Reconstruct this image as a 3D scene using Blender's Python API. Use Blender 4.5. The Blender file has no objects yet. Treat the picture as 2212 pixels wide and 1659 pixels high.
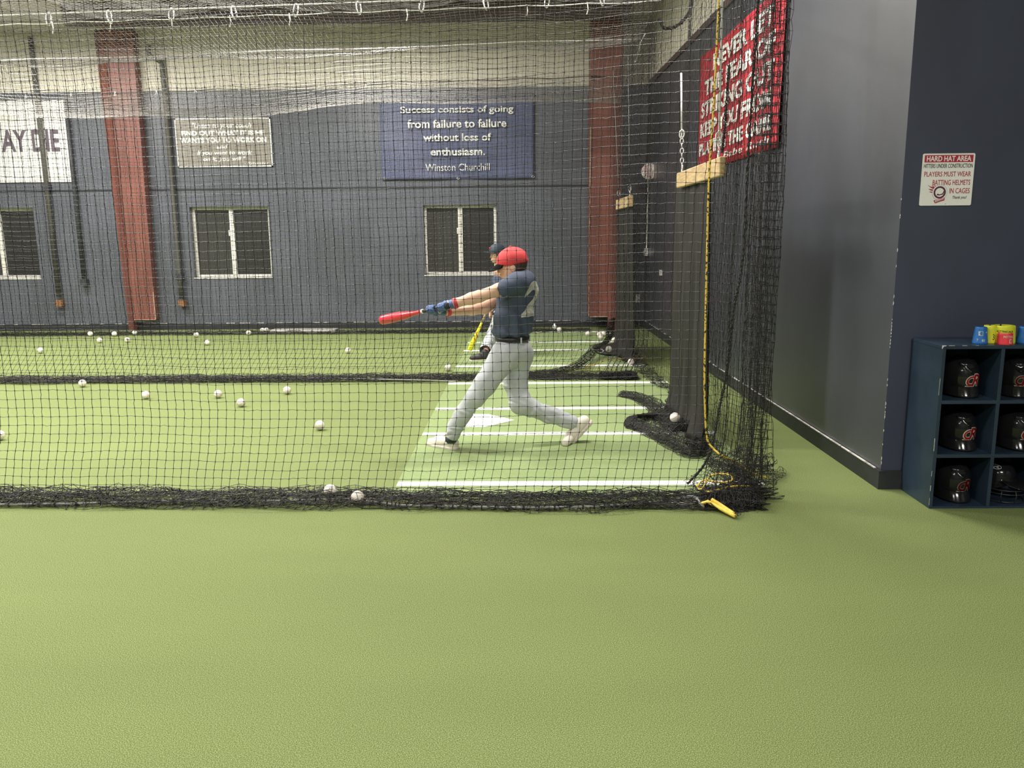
import bpy, math, random
import numpy as np
from mathutils import Vector, Matrix
from mathutils.bvhtree import BVHTree

scene = bpy.context.scene
col = scene.collection
rnd = random.Random(7)
RNG = np.random.default_rng(11)
PI = math.pi

# ------------------------------------------------------------------ camera
F_PX, PITCH, YAW, ROLL, CAM_Z = 1763.6, 0.184321, 0.017481, 0.00912, 1.5
def _rz(t): return np.array([[math.cos(t), -math.sin(t), 0], [math.sin(t), math.cos(t), 0], [0, 0, 1.]])
_a = PI / 2 - PITCH
_rx = np.array([[1, 0, 0], [0, math.cos(_a), -math.sin(_a)], [0, math.sin(_a), math.cos(_a)]])
CAM_R = _rz(YAW) @ _rx @ _rz(-ROLL)
cam_data = bpy.data.cameras.new('camera')
cam_data.sensor_fit = 'HORIZONTAL'
cam_data.sensor_width = 36.0
cam_data.lens = 36.0 * F_PX / 2212.0
cam_data.clip_start = 0.05
camera = bpy.data.objects.new('camera', cam_data)
col.objects.link(camera)
_m = Matrix([list(r) for r in CAM_R]).to_4x4()
_m.translation = (0, 0, CAM_Z)
camera.matrix_world = _m
scene.camera = camera
scene.view_settings.view_transform = 'Standard'
scene.view_settings.look = 'None'
scene.view_settings.gamma = 1.0
scene.view_settings.exposure = 0.0
scene.view_settings.use_curve_mapping = False

# ------------------------------------------------------------------ world and lamps
world = bpy.data.worlds.new('night_outside')
scene.world = world
world.use_nodes = True
world.node_tree.nodes['Background'].inputs[0].default_value = (0.02, 0.024, 0.03, 1)
world.node_tree.nodes['Background'].inputs[1].default_value = 0.3

def lamp(x, y, z, sx, sy, watts, colour=(1.0, 0.96, 0.90)):
    d = bpy.data.lights.new('bay_or_fill_lamp', 'AREA')
    d.shape = 'RECTANGLE'; d.size = sx; d.size_y = sy; d.energy = watts; d.color = colour
    o = bpy.data.objects.new('bay_or_fill_lamp', d); col.objects.link(o)
    o.location = (x, y, z)
    return o
LAMPS = [(-3.2, 6.1, 4.75, 1.6, .5, 335), (-7.2, 6.4, 4.75, 1.6, .5, 400), (-2.2, 10.2, 4.3, 1.6, .5, 300),
         (-6.6, 10.4, 4.3, 1.6, .5, 370), (-2.4, 1.8, 4.75, 1.6, .5, 105), (-6.0, 1.6, 4.75, 1.6, .5, 200),
         (-2.5, -3.0, 4.9, 1.6, .5, 130), (.9, 6.2, 4.9, 1.2, .4, 225), (-11., 6.0, 4.75, 1.6, .5, 320), (1.7, -2.6, 4.9, 1.6, .5, 480)]  # includes added fill lamps: behind the camera, and over the plate for the right wall
for a in LAMPS: lamp(*a)

# ------------------------------------------------------------------ pixel -> place helpers (real distances given each time)
def ray(px, py):
    return CAM_R @ np.array([(px - 1106) / F_PX, -(py - 829.5) / F_PX, -1.0])
def G(px, py, z=0.0):
    d = ray(px, py); return np.array([0, 0, CAM_Z]) + d * ((z - CAM_Z) / d[2])
def PY(px, py, y):
    d = ray(px, py); return np.array([0, 0, CAM_Z]) + d * (y / d[1])
WX0, WSL = 2.07, -0.0238
def wall_x(y): return WX0 + WSL * (y - 4.6)
def PW(px, py, off=0.0):
    d = ray(px, py); t = (WX0 - off - WSL * 4.6) / (d[0] - WSL * d[1])
    return np.array([0, 0, CAM_Z]) + d * t

# ------------------------------------------------------------------ materials
def mat(name, rgb, rough=.6, var=0.0, scale=8.0, rgb2=None, bump=0.0, bscale=60.0, metal=0.0, spec=0.5, stretch=(1, 1, 1), coat=0.0, detail=4.0, ramp=(.35, .65)):
    m = bpy.data.materials.new(name); m.use_nodes = True
    nt = m.node_tree; b = nt.nodes['Principled BSDF']
    b.inputs['Roughness'].default_value = rough
    b.inputs['Metallic'].default_value = metal
    b.inputs['Specular IOR Level'].default_value = spec
    b.inputs['Coat Weight'].default_value = coat
    tc = nt.nodes.new('ShaderNodeTexCoord'); mp = nt.nodes.new('ShaderNodeMapping')
    mp.inputs['Scale'].default_value = stretch
    nt.links.new(tc.outputs['Object'], mp.inputs['Vector'])
    n = nt.nodes.new('ShaderNodeTexNoise'); n.inputs['Scale'].default_value = scale; n.inputs['Detail'].default_value = detail
    nt.links.new(mp.outputs[0], n.inputs['Vector'])
    r = nt.nodes.new('ShaderNodeValToRGB')
    c1 = tuple(min(1, max(0, c * (1 - var))) for c in rgb); c2 = rgb2 or tuple(min(1, c * (1 + var)) for c in rgb)
    r.color_ramp.elements[0].position, r.color_ramp.elements[1].position = ramp
    r.color_ramp.elements[0].color = (*c1, 1); r.color_ramp.elements[1].color = (*c2, 1)
    nt.links.new(n.outputs['Fac'], r.inputs['Fac']); nt.links.new(r.outputs['Color'], b.inputs['Base Color'])
    if bump:
        n2 = nt.nodes.new('ShaderNodeTexNoise'); n2.inputs['Scale'].default_value = bscale; n2.inputs['Detail'].default_value = 3
        nt.links.new(mp.outputs[0], n2.inputs['Vector'])
        bp = nt.nodes.new('ShaderNodeBump'); bp.inputs['Strength'].default_value = bump; bp.inputs['Distance'].default_value = .01
        nt.links.new(n2.outputs['Fac'], bp.inputs['Height']); nt.links.new(bp.outputs['Normal'], b.inputs['Normal'])
    return m

def turf(name, dark, light, tip, fine=300.0):
    m = bpy.data.materials.new(name); m.use_nodes = True
    nt = m.node_tree; b = nt.nodes['Principled BSDF']; b.inputs['Roughness'].default_value = .85
    b.inputs['Specular IOR Level'].default_value = .25
    tc = nt.nodes.new('ShaderNodeTexCoord')
    def noise(s, d=2.0, st=(1, 1, 1)):
        mp = nt.nodes.new('ShaderNodeMapping'); mp.inputs['Scale'].default_value = st
        nt.links.new(tc.outputs['Object'], mp.inputs['Vector'])
        n = nt.nodes.new('ShaderNodeTexNoise'); n.inputs['Scale'].default_value = s; n.inputs['Detail'].default_value = d
        nt.links.new(mp.outputs[0], n.inputs['Vector']); return n
    f = noise(fine, 6); rp = nt.nodes.new('ShaderNodeValToRGB')
    e = rp.color_ramp.elements; e[0].position = .36; e[0].color = (*dark, 1); e[1].position = .52; e[1].color = (*light, 1)
    x = e.new(.70); x.color = (*tip, 1)
    nt.links.new(f.outputs['Fac'], rp.inputs['Fac'])
    big = noise(1.1, 4, (.5, 1.6, 1)); hs = nt.nodes.new('ShaderNodeHueSaturation')
    mr = nt.nodes.new('ShaderNodeMapRange'); mr.inputs[1].default_value = .3; mr.inputs[2].default_value = .7
    mr.inputs[3].default_value = .95; mr.inputs[4].default_value = 1.05
    nt.links.new(big.outputs['Fac'], mr.inputs[0]); nt.links.new(mr.outputs[0], hs.inputs['Value'])
    nt.links.new(rp.outputs['Color'], hs.inputs['Color']); nt.links.new(hs.outputs['Color'], b.inputs['Base Color'])
    bp = nt.nodes.new('ShaderNodeBump'); bp.inputs['Strength'].default_value = .22; bp.inputs['Distance'].default_value = .006
    nt.links.new(f.outputs['Fac'], bp.inputs['Height']); nt.links.new(bp.outputs['Normal'], b.inputs['Normal'])
    return m

M = {}
M['turf'] = turf('green_turf', (.070, .098, .025), (.168, .208, .068), (.34, .39, .19))
M['mat_turf'] = turf('pale_green_turf', (.172, .235, .092), (.228, .295, .125), (.30, .365, .18))
M['white_line'] = mat('white_turf_paint', (.86, .86, .83), .8, .06, 60)
M['navy_wall'] = mat('navy_wall_paint', (.102, .110, .134), .42, .12, 1.5, bump=.12, bscale=14, spec=.5)
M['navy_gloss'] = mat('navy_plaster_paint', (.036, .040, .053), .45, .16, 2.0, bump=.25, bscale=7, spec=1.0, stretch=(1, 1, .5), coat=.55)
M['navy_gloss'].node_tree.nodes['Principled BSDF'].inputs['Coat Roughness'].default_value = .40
M['navy_flat'] = mat('navy_flat_paint', (.040, .046, .078), .55, .10, 2.0, bump=.12, bscale=9, stretch=(1, 1, .6))
M['insulation'] = mat('white_faced_insulation', (.62, .585, .49), .7, .05, 3, bump=.3, bscale=5)
M['ceiling'] = mat('roof_insulation', (.50, .46, .43), .8, .06, 2)
M['beam'] = mat('brown_steel', (.075, .050, .050), .6, .1, 4)
M['red_steel'] = mat('oxide_red_steel', (.195, .068, .051), .5, .18, 6, stretch=(1, 1, .25), bump=.05)
M['wear'] = mat('worn_paint_edge', (.45, .32, .22), .8, .3, 30)
M['black_trim'] = mat('black_baseboard', (.022, .024, .028), .5, .2, 10)
M['scuff'] = mat('scuffed_white_caulk', (.62, .60, .56), .8, .5, 14, rgb2=(.75, .73, .68))
M['net'] = mat('black_net_twine', (.012, .0115, .010), .55, .2, 30, spec=.45)
M['net_grey'] = mat('lit_net_twine', (.22, .21, .195), .6, .2, 30, spec=.4)  # paler twine for the roof nets; their lamplit look is put into the colour
M['rope_grey'] = mat('grey_lead_rope', (.25, .25, .24), .7, .15, 80)
M['cable'] = mat('galvanised_cable', (.62, .61, .58), .35, .1, 40, metal=.6)
M['steel'] = mat('zinc_steel', (.70, .70, .68), .3, .1, 40, metal=.7)
M['wood'] = mat('raw_pine', (.52, .37, .19), .65, .22, 9, stretch=(8, .8, 8), bump=.1)
M['vinyl'] = mat('black_backstop_mat', (.026, .024, .021), .6, .35, 12, stretch=(1, 4, .15), spec=.3)
M['vinyl_black'] = mat('black_vinyl', (.014, .014, .015), .45, .2, 10)
M['white'] = mat('white_paint', (.84, .83, .80), .5, .03, 5)
M['win_frame'] = mat('white_vinyl_frame', (.80, .78, .72), .4, .05, 8)
M['glass'] = mat('dark_night_glass', (.060, .060, .055), .18, .1, 3, spec=.5)
M['screen'] = mat('dark_insect_screen', (.018, .018, .017), .5, .3, 90)
M['leather'] = mat('cream_leather', (.78, .74, .66), .55, .09, 25, bump=.05)
M['stitch'] = mat('red_thread', (.40, .05, .04), .7, .2, 60)
M['red_vinyl'] = mat('red_banner_vinyl', (.50, .028, .045), .45, .08, 3)
M['blue_vinyl'] = mat('blue_banner_vinyl', (.085, .100, .185), .45, .12, 2.2)
M['grey_vinyl'] = mat('grey_banner_vinyl', (.27, .25, .215), .5, .05, 3)
M['letter_white'] = mat('white_lettering', (.85, .84, .80), .5, .02, 5)
M['letter_dark'] = mat('dark_purple_lettering', (.13, .10, .13), .5, .05, 5)
M['letter_red'] = mat('red_lettering', (.42, .02, .05), .5, .05, 5)
M['letter_black'] = mat('black_lettering', (.03, .03, .035), .5, .05, 5)
M['maroon'] = mat('maroon_print', (.10, .015, .05), .5, .05, 5)
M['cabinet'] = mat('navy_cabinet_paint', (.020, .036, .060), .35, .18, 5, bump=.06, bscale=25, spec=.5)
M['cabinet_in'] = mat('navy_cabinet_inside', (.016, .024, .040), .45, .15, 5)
M['helmet'] = mat('glossy_black_helmet', (.010, .010, .011), .13, .1, 10, spec=.45)
M['helmet_red'] = mat('red_decal', (.36, .012, .012), .35, .05, 5)
M['helmet_white'] = mat('white_decal', (.72, .66, .62), .4, .05, 5)
M['silver'] = mat('silver_decal', (.45, .48, .50), .35, .1, 10)
M['wire'] = mat('black_wire_guard', (.03, .03, .03), .35, .2, 30)
M['band_blue'] = mat('blue_rubber', (.012, .13, .42), .45, .06, 10)
M['band_yellow'] = mat('yellow_rubber', (.62, .64, .03), .5, .06, 10)
M['band_red'] = mat('red_rubber', (.68, .035, .05), .45, .06, 10)
M['skin'] = mat('fair_skin', (.70, .43, .31), .5, .07, 12)
M['hair'] = mat('brown_hair', (.075, .045, .028), .6, .35, 60, stretch=(1, 1, .2))
M['jersey'] = mat('navy_jersey_knit', (.052, .070, .116), .75, .10, 10, bump=.1, bscale=160)
M['pants'] = mat('grey_baseball_pants', (.46, .48, .50), .75, .06, 8, bump=.1, bscale=120)
M['belt'] = mat('black_belt', (.012, .012, .014), .4, .2, 20)
M['cap_red'] = mat('red_cap_cloth', (.60, .045, .050), .7, .07, 14, bump=.08, bscale=140)
M['cap_navy'] = mat('navy_cap_cloth', (.030, .042, .065), .7, .12, 14)
M['brim_dark'] = mat('dark_brim_cloth', (.008, .008, .009), .9, .15, 20, spec=.08)
M['shoe'] = mat('off_white_shoe', (.74, .68, .60), .55, .05, 12)
M['sole'] = mat('cream_shoe_sole', (.66, .59, .52), .6, .06, 20)
M['shoe_green'] = mat('dark_green_shoe_heel', (.020, .075, .055), .5, .1, 20)
M['shoe_black'] = mat('black_cleat', (.022, .022, .023), .5, .2, 20)
M['sock'] = mat('dark_sock', (.03, .035, .045), .8, .1, 50)
M['glove_blue'] = mat('blue_batting_glove', (.060, .115, .270), .5, .12, 30)
M['glove_red'] = mat('red_batting_glove_cuff', (.55, .05, .06), .5, .12, 30)
M['bat_red'] = mat('red_bat_finish', (.66, .030, .055), .28, .05, 6, coat=.3)
M['bat_grip'] = mat('black_bat_grip', (.02, .02, .022), .7, .2, 60)
M['bat_yellow'] = mat('yellow_bat_finish', (.80, .74, .02), .3, .05, 6, coat=.3)
M['grip_tan'] = mat('tan_bat_grip', (.40, .30, .14), .7, .15, 40)
M['pipe'] = mat('olive_grey_pipe', (.085, .082, .070), .55, .12, 8)
M['pipe_dark'] = mat('dark_navy_pipe', (.040, .043, .052), .5, .12, 8)
M['rust'] = mat('rusty_strap', (.25, .11, .04), .8, .3, 25)
M['plate_white'] = mat('white_switch_plate', (.66, .65, .62), .45, .04, 10)
M['pink'] = mat('pink_white_shade', (.78, .52, .52), .5, .12, 9, rgb2=(.85, .80, .78))
M['bench'] = mat('grey_concrete_kerb', (.36, .35, .31), .85, .12, 12, bump=.1)

def rope_mat():
    m = bpy.data.materials.new('yellow_black_rope'); m.use_nodes = True
    nt = m.node_tree; b = nt.nodes['Principled BSDF']; b.inputs['Roughness'].default_value = .6
    tc = nt.nodes.new('ShaderNodeTexCoord'); w = nt.nodes.new('ShaderNodeTexNoise'); w.inputs['Scale'].default_value = 65; w.inputs['Detail'].default_value = 1
    nt.links.new(tc.outputs['Object'], w.inputs['Vector'])
    r = nt.nodes.new('ShaderNodeValToRGB'); e = r.color_ramp.elements
    e[0].position = .41; e[0].color = (.03, .025, .015, 1); e[1].position = .46; e[1].color = (.68, .47, .06, 1)
    nt.links.new(w.outputs['Fac'], r.inputs['Fac']); nt.links.new(r.outputs['Color'], b.inputs['Base Color'])
    return m
M['yellow_rope'] = rope_mat()
M['yellow_strap'] = mat('yellow_webbing', (.76, .56, .08), .6, .1, 50)

# ------------------------------------------------------------------ object helpers
def world_loc(o):
    v = Vector((0, 0, 0))
    while o is not None:
        v += o.location; o = o.parent
    return np.array(v)
def tag(o, label=None, cat=None, group=None, kind=None):
    if label: o['label'] = label
    if cat: o['category'] = cat
    if group: o['group'] = group
    if kind: o['kind'] = kind
    return o
def thing(name, label, cat, loc=(0, 0, 0), group=None, kind=None):
    o = bpy.data.objects.new(name, None); col.objects.link(o); o.location = [float(c) for c in loc]
    o.empty_display_size = .1
    return tag(o, label, cat, group, kind)
def np_mesh(name, V, loops, starts, totals):
    me = bpy.data.meshes.new(name)
    me.vertices.add(len(V)); me.vertices.foreach_set('co', np.ascontiguousarray(V, dtype=np.float32).ravel())
    me.loops.add(len(loops)); me.loops.foreach_set('vertex_index', np.ascontiguousarray(loops, dtype=np.int32))
    me.polygons.add(len(starts)); me.polygons.foreach_set('loop_start', np.ascontiguousarray(starts, dtype=np.int32))
    try: me.polygons.foreach_set('loop_total', np.ascontiguousarray(totals, dtype=np.int32))
    except Exception: pass
    me.update(calc_edges=True); me.validate()
    return me
def link(name, me, m, parent=None, loc=None, smooth=False):
    """me holds WORLD coordinates; move them to the object's own frame."""
    o = bpy.data.objects.new(name, me); col.objects.link(o)
    base = world_loc(parent) if parent is not None else np.array(loc if loc is not None else (0, 0, 0), dtype=float)
    n = len(me.vertices); a = np.empty(n * 3, dtype=np.float32); me.vertices.foreach_get('co', a)
    a = a.reshape(-1, 3) - base.astype(np.float32); me.vertices.foreach_set('co', np.ascontiguousarray(a).ravel())
    if parent is not None: o.parent = parent
    else: o.location = [float(c) for c in base]
    if m is not None and len(me.materials) == 0: me.materials.append(M[m] if isinstance(m, str) else m)
    if smooth: me.polygons.foreach_set('use_smooth', np.ones(len(me.polygons), dtype=bool))
    me.update()
    return o

class MB:
    def __init__(s): s.v = []; s.f = []
    def add(s, V, Fc):
        n = len(s.v); s.v += [tuple(float(c) for c in p) for p in V]; s.f += [tuple(i + n for i in f) for f in Fc]; return s
    def box(s, lo, hi, R=None, c=None, bev=0.0):
        x0, y0, z0 = lo; x1, y1, z1 = hi
        V = np.array([(x0, y0, z0), (x1, y0, z0), (x1, y1, z0), (x0, y1, z0), (x0, y0, z1), (x1, y0, z1), (x1, y1, z1), (x0, y1, z1)], float)
        if R is not None: V = V @ np.array(R).T
        if c is not None: V = V + np.array(c)
        return s.add(V, [(3, 2, 1, 0), (4, 5, 6, 7), (0, 1, 5, 4), (1, 2, 6, 5), (2, 3, 7, 6), (3, 0, 4, 7)])
    def hexa(s, V):
        return s.add(V, [(3, 2, 1, 0), (4, 5, 6, 7), (0, 1, 5, 4), (1, 2, 6, 5), (2, 3, 7, 6), (3, 0, 4, 7)])
    def tube(s, pts, r, n=8, closed=False):
        P = np.array(pts, float); k = len(P); rr = np.full(k, r) if np.isscalar(r) else np.array(r, float)
        T = np.roll(P, -1, 0) - np.roll(P, 1, 0) if closed else np.gradient(P, axis=0)
        T /= np.linalg.norm(T, axis=1)[:, None] + 1e-9
        ref = np.array([0, 0, 1.]) if abs(T[0][2]) < .9 else np.array([1., 0, 0])
        a = np.cross(T[0], ref); a /= np.linalg.norm(a); V = []
        for i in range(k):
            a = a - T[i] * np.dot(a, T[i]); a /= np.linalg.norm(a) + 1e-9; b = np.cross(T[i], a)
            for j in range(n):
                t = 2 * PI * j / n; V.append(P[i] + rr[i] * (math.cos(t) * a + math.sin(t) * b))
        Fc = []
        for i in range(k if closed else k - 1):
            i2 = (i + 1) % k
            for j in range(n): Fc.append((i * n + j, i * n + (j + 1) % n, i2 * n + (j + 1) % n, i2 * n + j))
        if not closed: Fc += [tuple(range(n))[::-1], tuple((k - 1) * n + j for j in range(n))]
        return s.add(V, Fc)
    def lathe(s, o, ax, prof, n=20, cap=True):
        """prof: list of (t along axis, radius)"""
        o = np.array(o, float); ax = np.array(ax, float); ax /= np.linalg.norm(ax)
        return s.tube([o + ax * t for t, _ in prof], [max(r, 1e-4) for _, r in prof], n)
    def quad(s, a, b, c, d): return s.add([a, b, c, d], [(0, 1, 2, 3)])
    def prism(s, pts, nvec):
        """flat outline pushed along nvec"""
        P = np.array(pts, float); Q = P + np.array(nvec, float); k = len(P)
        return s.add(np.vstack([P, Q]), [tuple(range(k))[::-1], tuple(range(k, 2 * k))] + [(i, (i + 1) % k, k + (i + 1) % k, k + i) for i in range(k)])
    def grid(s, P, thick=None):
        n, m, _ = P.shape; V = P.reshape(-1, 3)
        Fc = [(i * m + j, i * m + j + 1, (i + 1) * m + j + 1, (i + 1) * m + j) for i in range(n - 1) for j in range(m - 1)]
        if thick is not None:
            k = n * m; V = np.vstack([V, V + np.array(thick)])
            Fc2 = [tuple(i + k for i in f)[::-1] for f in Fc]
            rim = [i * m for i in range(n)]; e = []
            b = [(0, j) for j in range(m)] + [(i, m - 1) for i in range(1, n)] + [(n - 1, j) for j in range(m - 2, -1, -1)] + [(i, 0) for i in range(n - 2, 0, -1)]
            b = [i * m + j for i, j in b]
            e = [(b[i], b[i - 1], b[i - 1] + k, b[i] + k) for i in range(len(b))]
            Fc = Fc + Fc2 + e
        return s.add(V, Fc)
    def mesh(s, name):
        me = bpy.data.meshes.new(name); me.from_pydata(s.v, [], s.f); me.update(); return me
    def build(s, name, m, parent=None, loc=None, smooth=False):
        return link(name, s.mesh(name), m, parent, loc, smooth)

def bevel(o, w=.004, seg=2):
    b = o.modifiers.new('edge', 'BEVEL'); b.width = w; b.segments = seg; b.limit_method = 'ANGLE'; b.angle_limit = .6
    return o
def spline(pts, n=8):
    P = [np.array(p, float) for p in pts]; P = [2 * P[0] - P[1]] + P + [2 * P[-1] - P[-2]]; out = []
    for i in range(1, len(P) - 2):
        a, b, c, d = P[i - 1:i + 3]
        for k in range(n):
            t = k / n
            out.append(.5 * ((2 * b) + (c - a) * t + (2 * a - 5 * b + 4 * c - d) * t * t + (3 * b - a - 3 * c + d) * t ** 3))
    out.append(P[-2]); return out

# ------------------------------------------------------------------ lettering
def glyphs(s, bold=0.0, shear=0.0, depth=.02):
    cu = bpy.data.curves.new('lettering', 'FONT'); cu.body = s; cu.size = 1.0; cu.offset = bold; cu.shear = shear
    cu.extrude = depth / 2; cu.resolution_u = 3
    o = bpy.data.objects.new('lettering', cu); col.objects.link(o)
    dg = bpy.context.evaluated_depsgraph_get(); dg.update()
    me = bpy.data.meshes.new_from_object(o.evaluated_get(dg))
    V = np.array([tuple(v.co) for v in me.vertices]); Fc = [tuple(p.vertices) for p in me.polygons]
    bpy.data.objects.remove(o); bpy.data.curves.remove(cu); bpy.data.meshes.remove(me)
    return V, Fc
def text_on(mb, s, origin, right, up, x0, x1, y0, y1, bold=.0, shear=0.0, depth=.0016, lift=.0008):
    """fit a line of lettering into the box x0..x1, y0..y1 (metres) of a plane"""
    V, Fc = glyphs(s, bold, shear)
    lo, hi = V.min(0), V.max(0)
    X = x0 + (V[:, 0] - lo[0]) / (hi[0] - lo[0]) * (x1 - x0)
    Y = y0 + (V[:, 1] - lo[1]) / (hi[1] - lo[1]) * (y1 - y0)
    Z = (V[:, 2] - lo[2]) / (hi[2] - lo[2]) * depth + lift
    right = np.array(right, float); up = np.array(up, float); n = np.cross(right, up)
    W = np.array(origin) + X[:, None] * right + Y[:, None] * up + Z[:, None] * n
    return mb.add(W, Fc)

# ------------------------------------------------------------------ netting (every strand a real twine with knots)
def unit(a): return a / (np.linalg.norm(a, axis=-1, keepdims=True) + 1e-9)
def net_mesh(name, P, r=.0017, knot=.0032, fine=True, sag=.0015, sides=3):
    P = np.asarray(P, float); gu = np.gradient(P, axis=0); gv = np.gradient(P, axis=1)
    N = unit(np.cross(gu, gv))
    Vs, L = [], []; base = 0
    ts = [0.0, .13, .5, .87] if fine else [0.0]
    for axis in (0, 1):
        Q = P if axis == 1 else P.transpose(1, 0, 2); A = N if axis == 1 else N.transpose(1, 0, 2)
        n, m = Q.shape[:2]; pts, nr, rad = [], [], []
        for t in ts:
            q = Q[:, :-1] * (1 - t) + Q[:, 1:] * t
            if t == .5: q = q + RNG.normal(0, sag, q.shape) * np.array([1, 1, 1.])
            pts.append(q); nr.append(A[:, :-1] * (1 - t) + A[:, 1:] * t); rad.append(np.full(q.shape[:2], knot if (t == 0 and fine) else r))
        k = len(ts)
        Qs = np.stack(pts, 2).reshape(n, (m - 1) * k, 3); Ns = np.stack(nr, 2).reshape(n, (m - 1) * k, 3); Rs = np.stack(rad, 2).reshape(n, (m - 1) * k)
        Qs = np.concatenate([Qs, Q[:, -1:]], 1); Ns = np.concatenate([Ns, A[:, -1:]], 1); Rs = np.concatenate([Rs, np.full((n, 1), r)], 1)
        T = unit(np.gradient(Qs, axis=1)); B = unit(np.cross(T, Ns)); A2 = np.cross(B, T)
        K = Qs.shape[1]
        ring = [Qs + Rs[..., None] * (math.cos(2 * PI * j / sides + .5) * A2 + math.sin(2 * PI * j / sides + .5) * B) for j in range(sides)]
        V = np.stack(ring, 2).reshape(-1, 3); Vs.append(V)
        idx = np.arange(n * K * sides).reshape(n, K, sides) + base
        a = idx[:, :-1, :]; b = np.roll(idx, -1, 2)[:, :-1, :]; c = np.roll(idx, -1, 2)[:, 1:, :]; d = idx[:, 1:, :]
        L.append(np.stack([a, b, c, d], -1).reshape(-1)); base += n * K * sides
    V = np.concatenate(Vs); L = np.concatenate(L); nf = len(L) // 4
    me = np_mesh(name, V, L, np.arange(nf) * 4, np.full(nf, 4))
    me.polygons.foreach_set('use_smooth', np.ones(len(me.polygons), dtype=bool))
    return me
def net_obj(name, P, m='net', parent=None, loc=None, **kw):
    return link(name, net_mesh(name, P, **kw), m, parent, loc)
def wobble(shape, amp, smooth=0):
    a = RNG.normal(0, 1, shape)
    for _ in range(smooth):
        for ax in (0, 1): a = (a + np.roll(a, 1, ax) + np.roll(a, -1, ax)) / 3 * 1.45
    return a * amp

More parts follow.
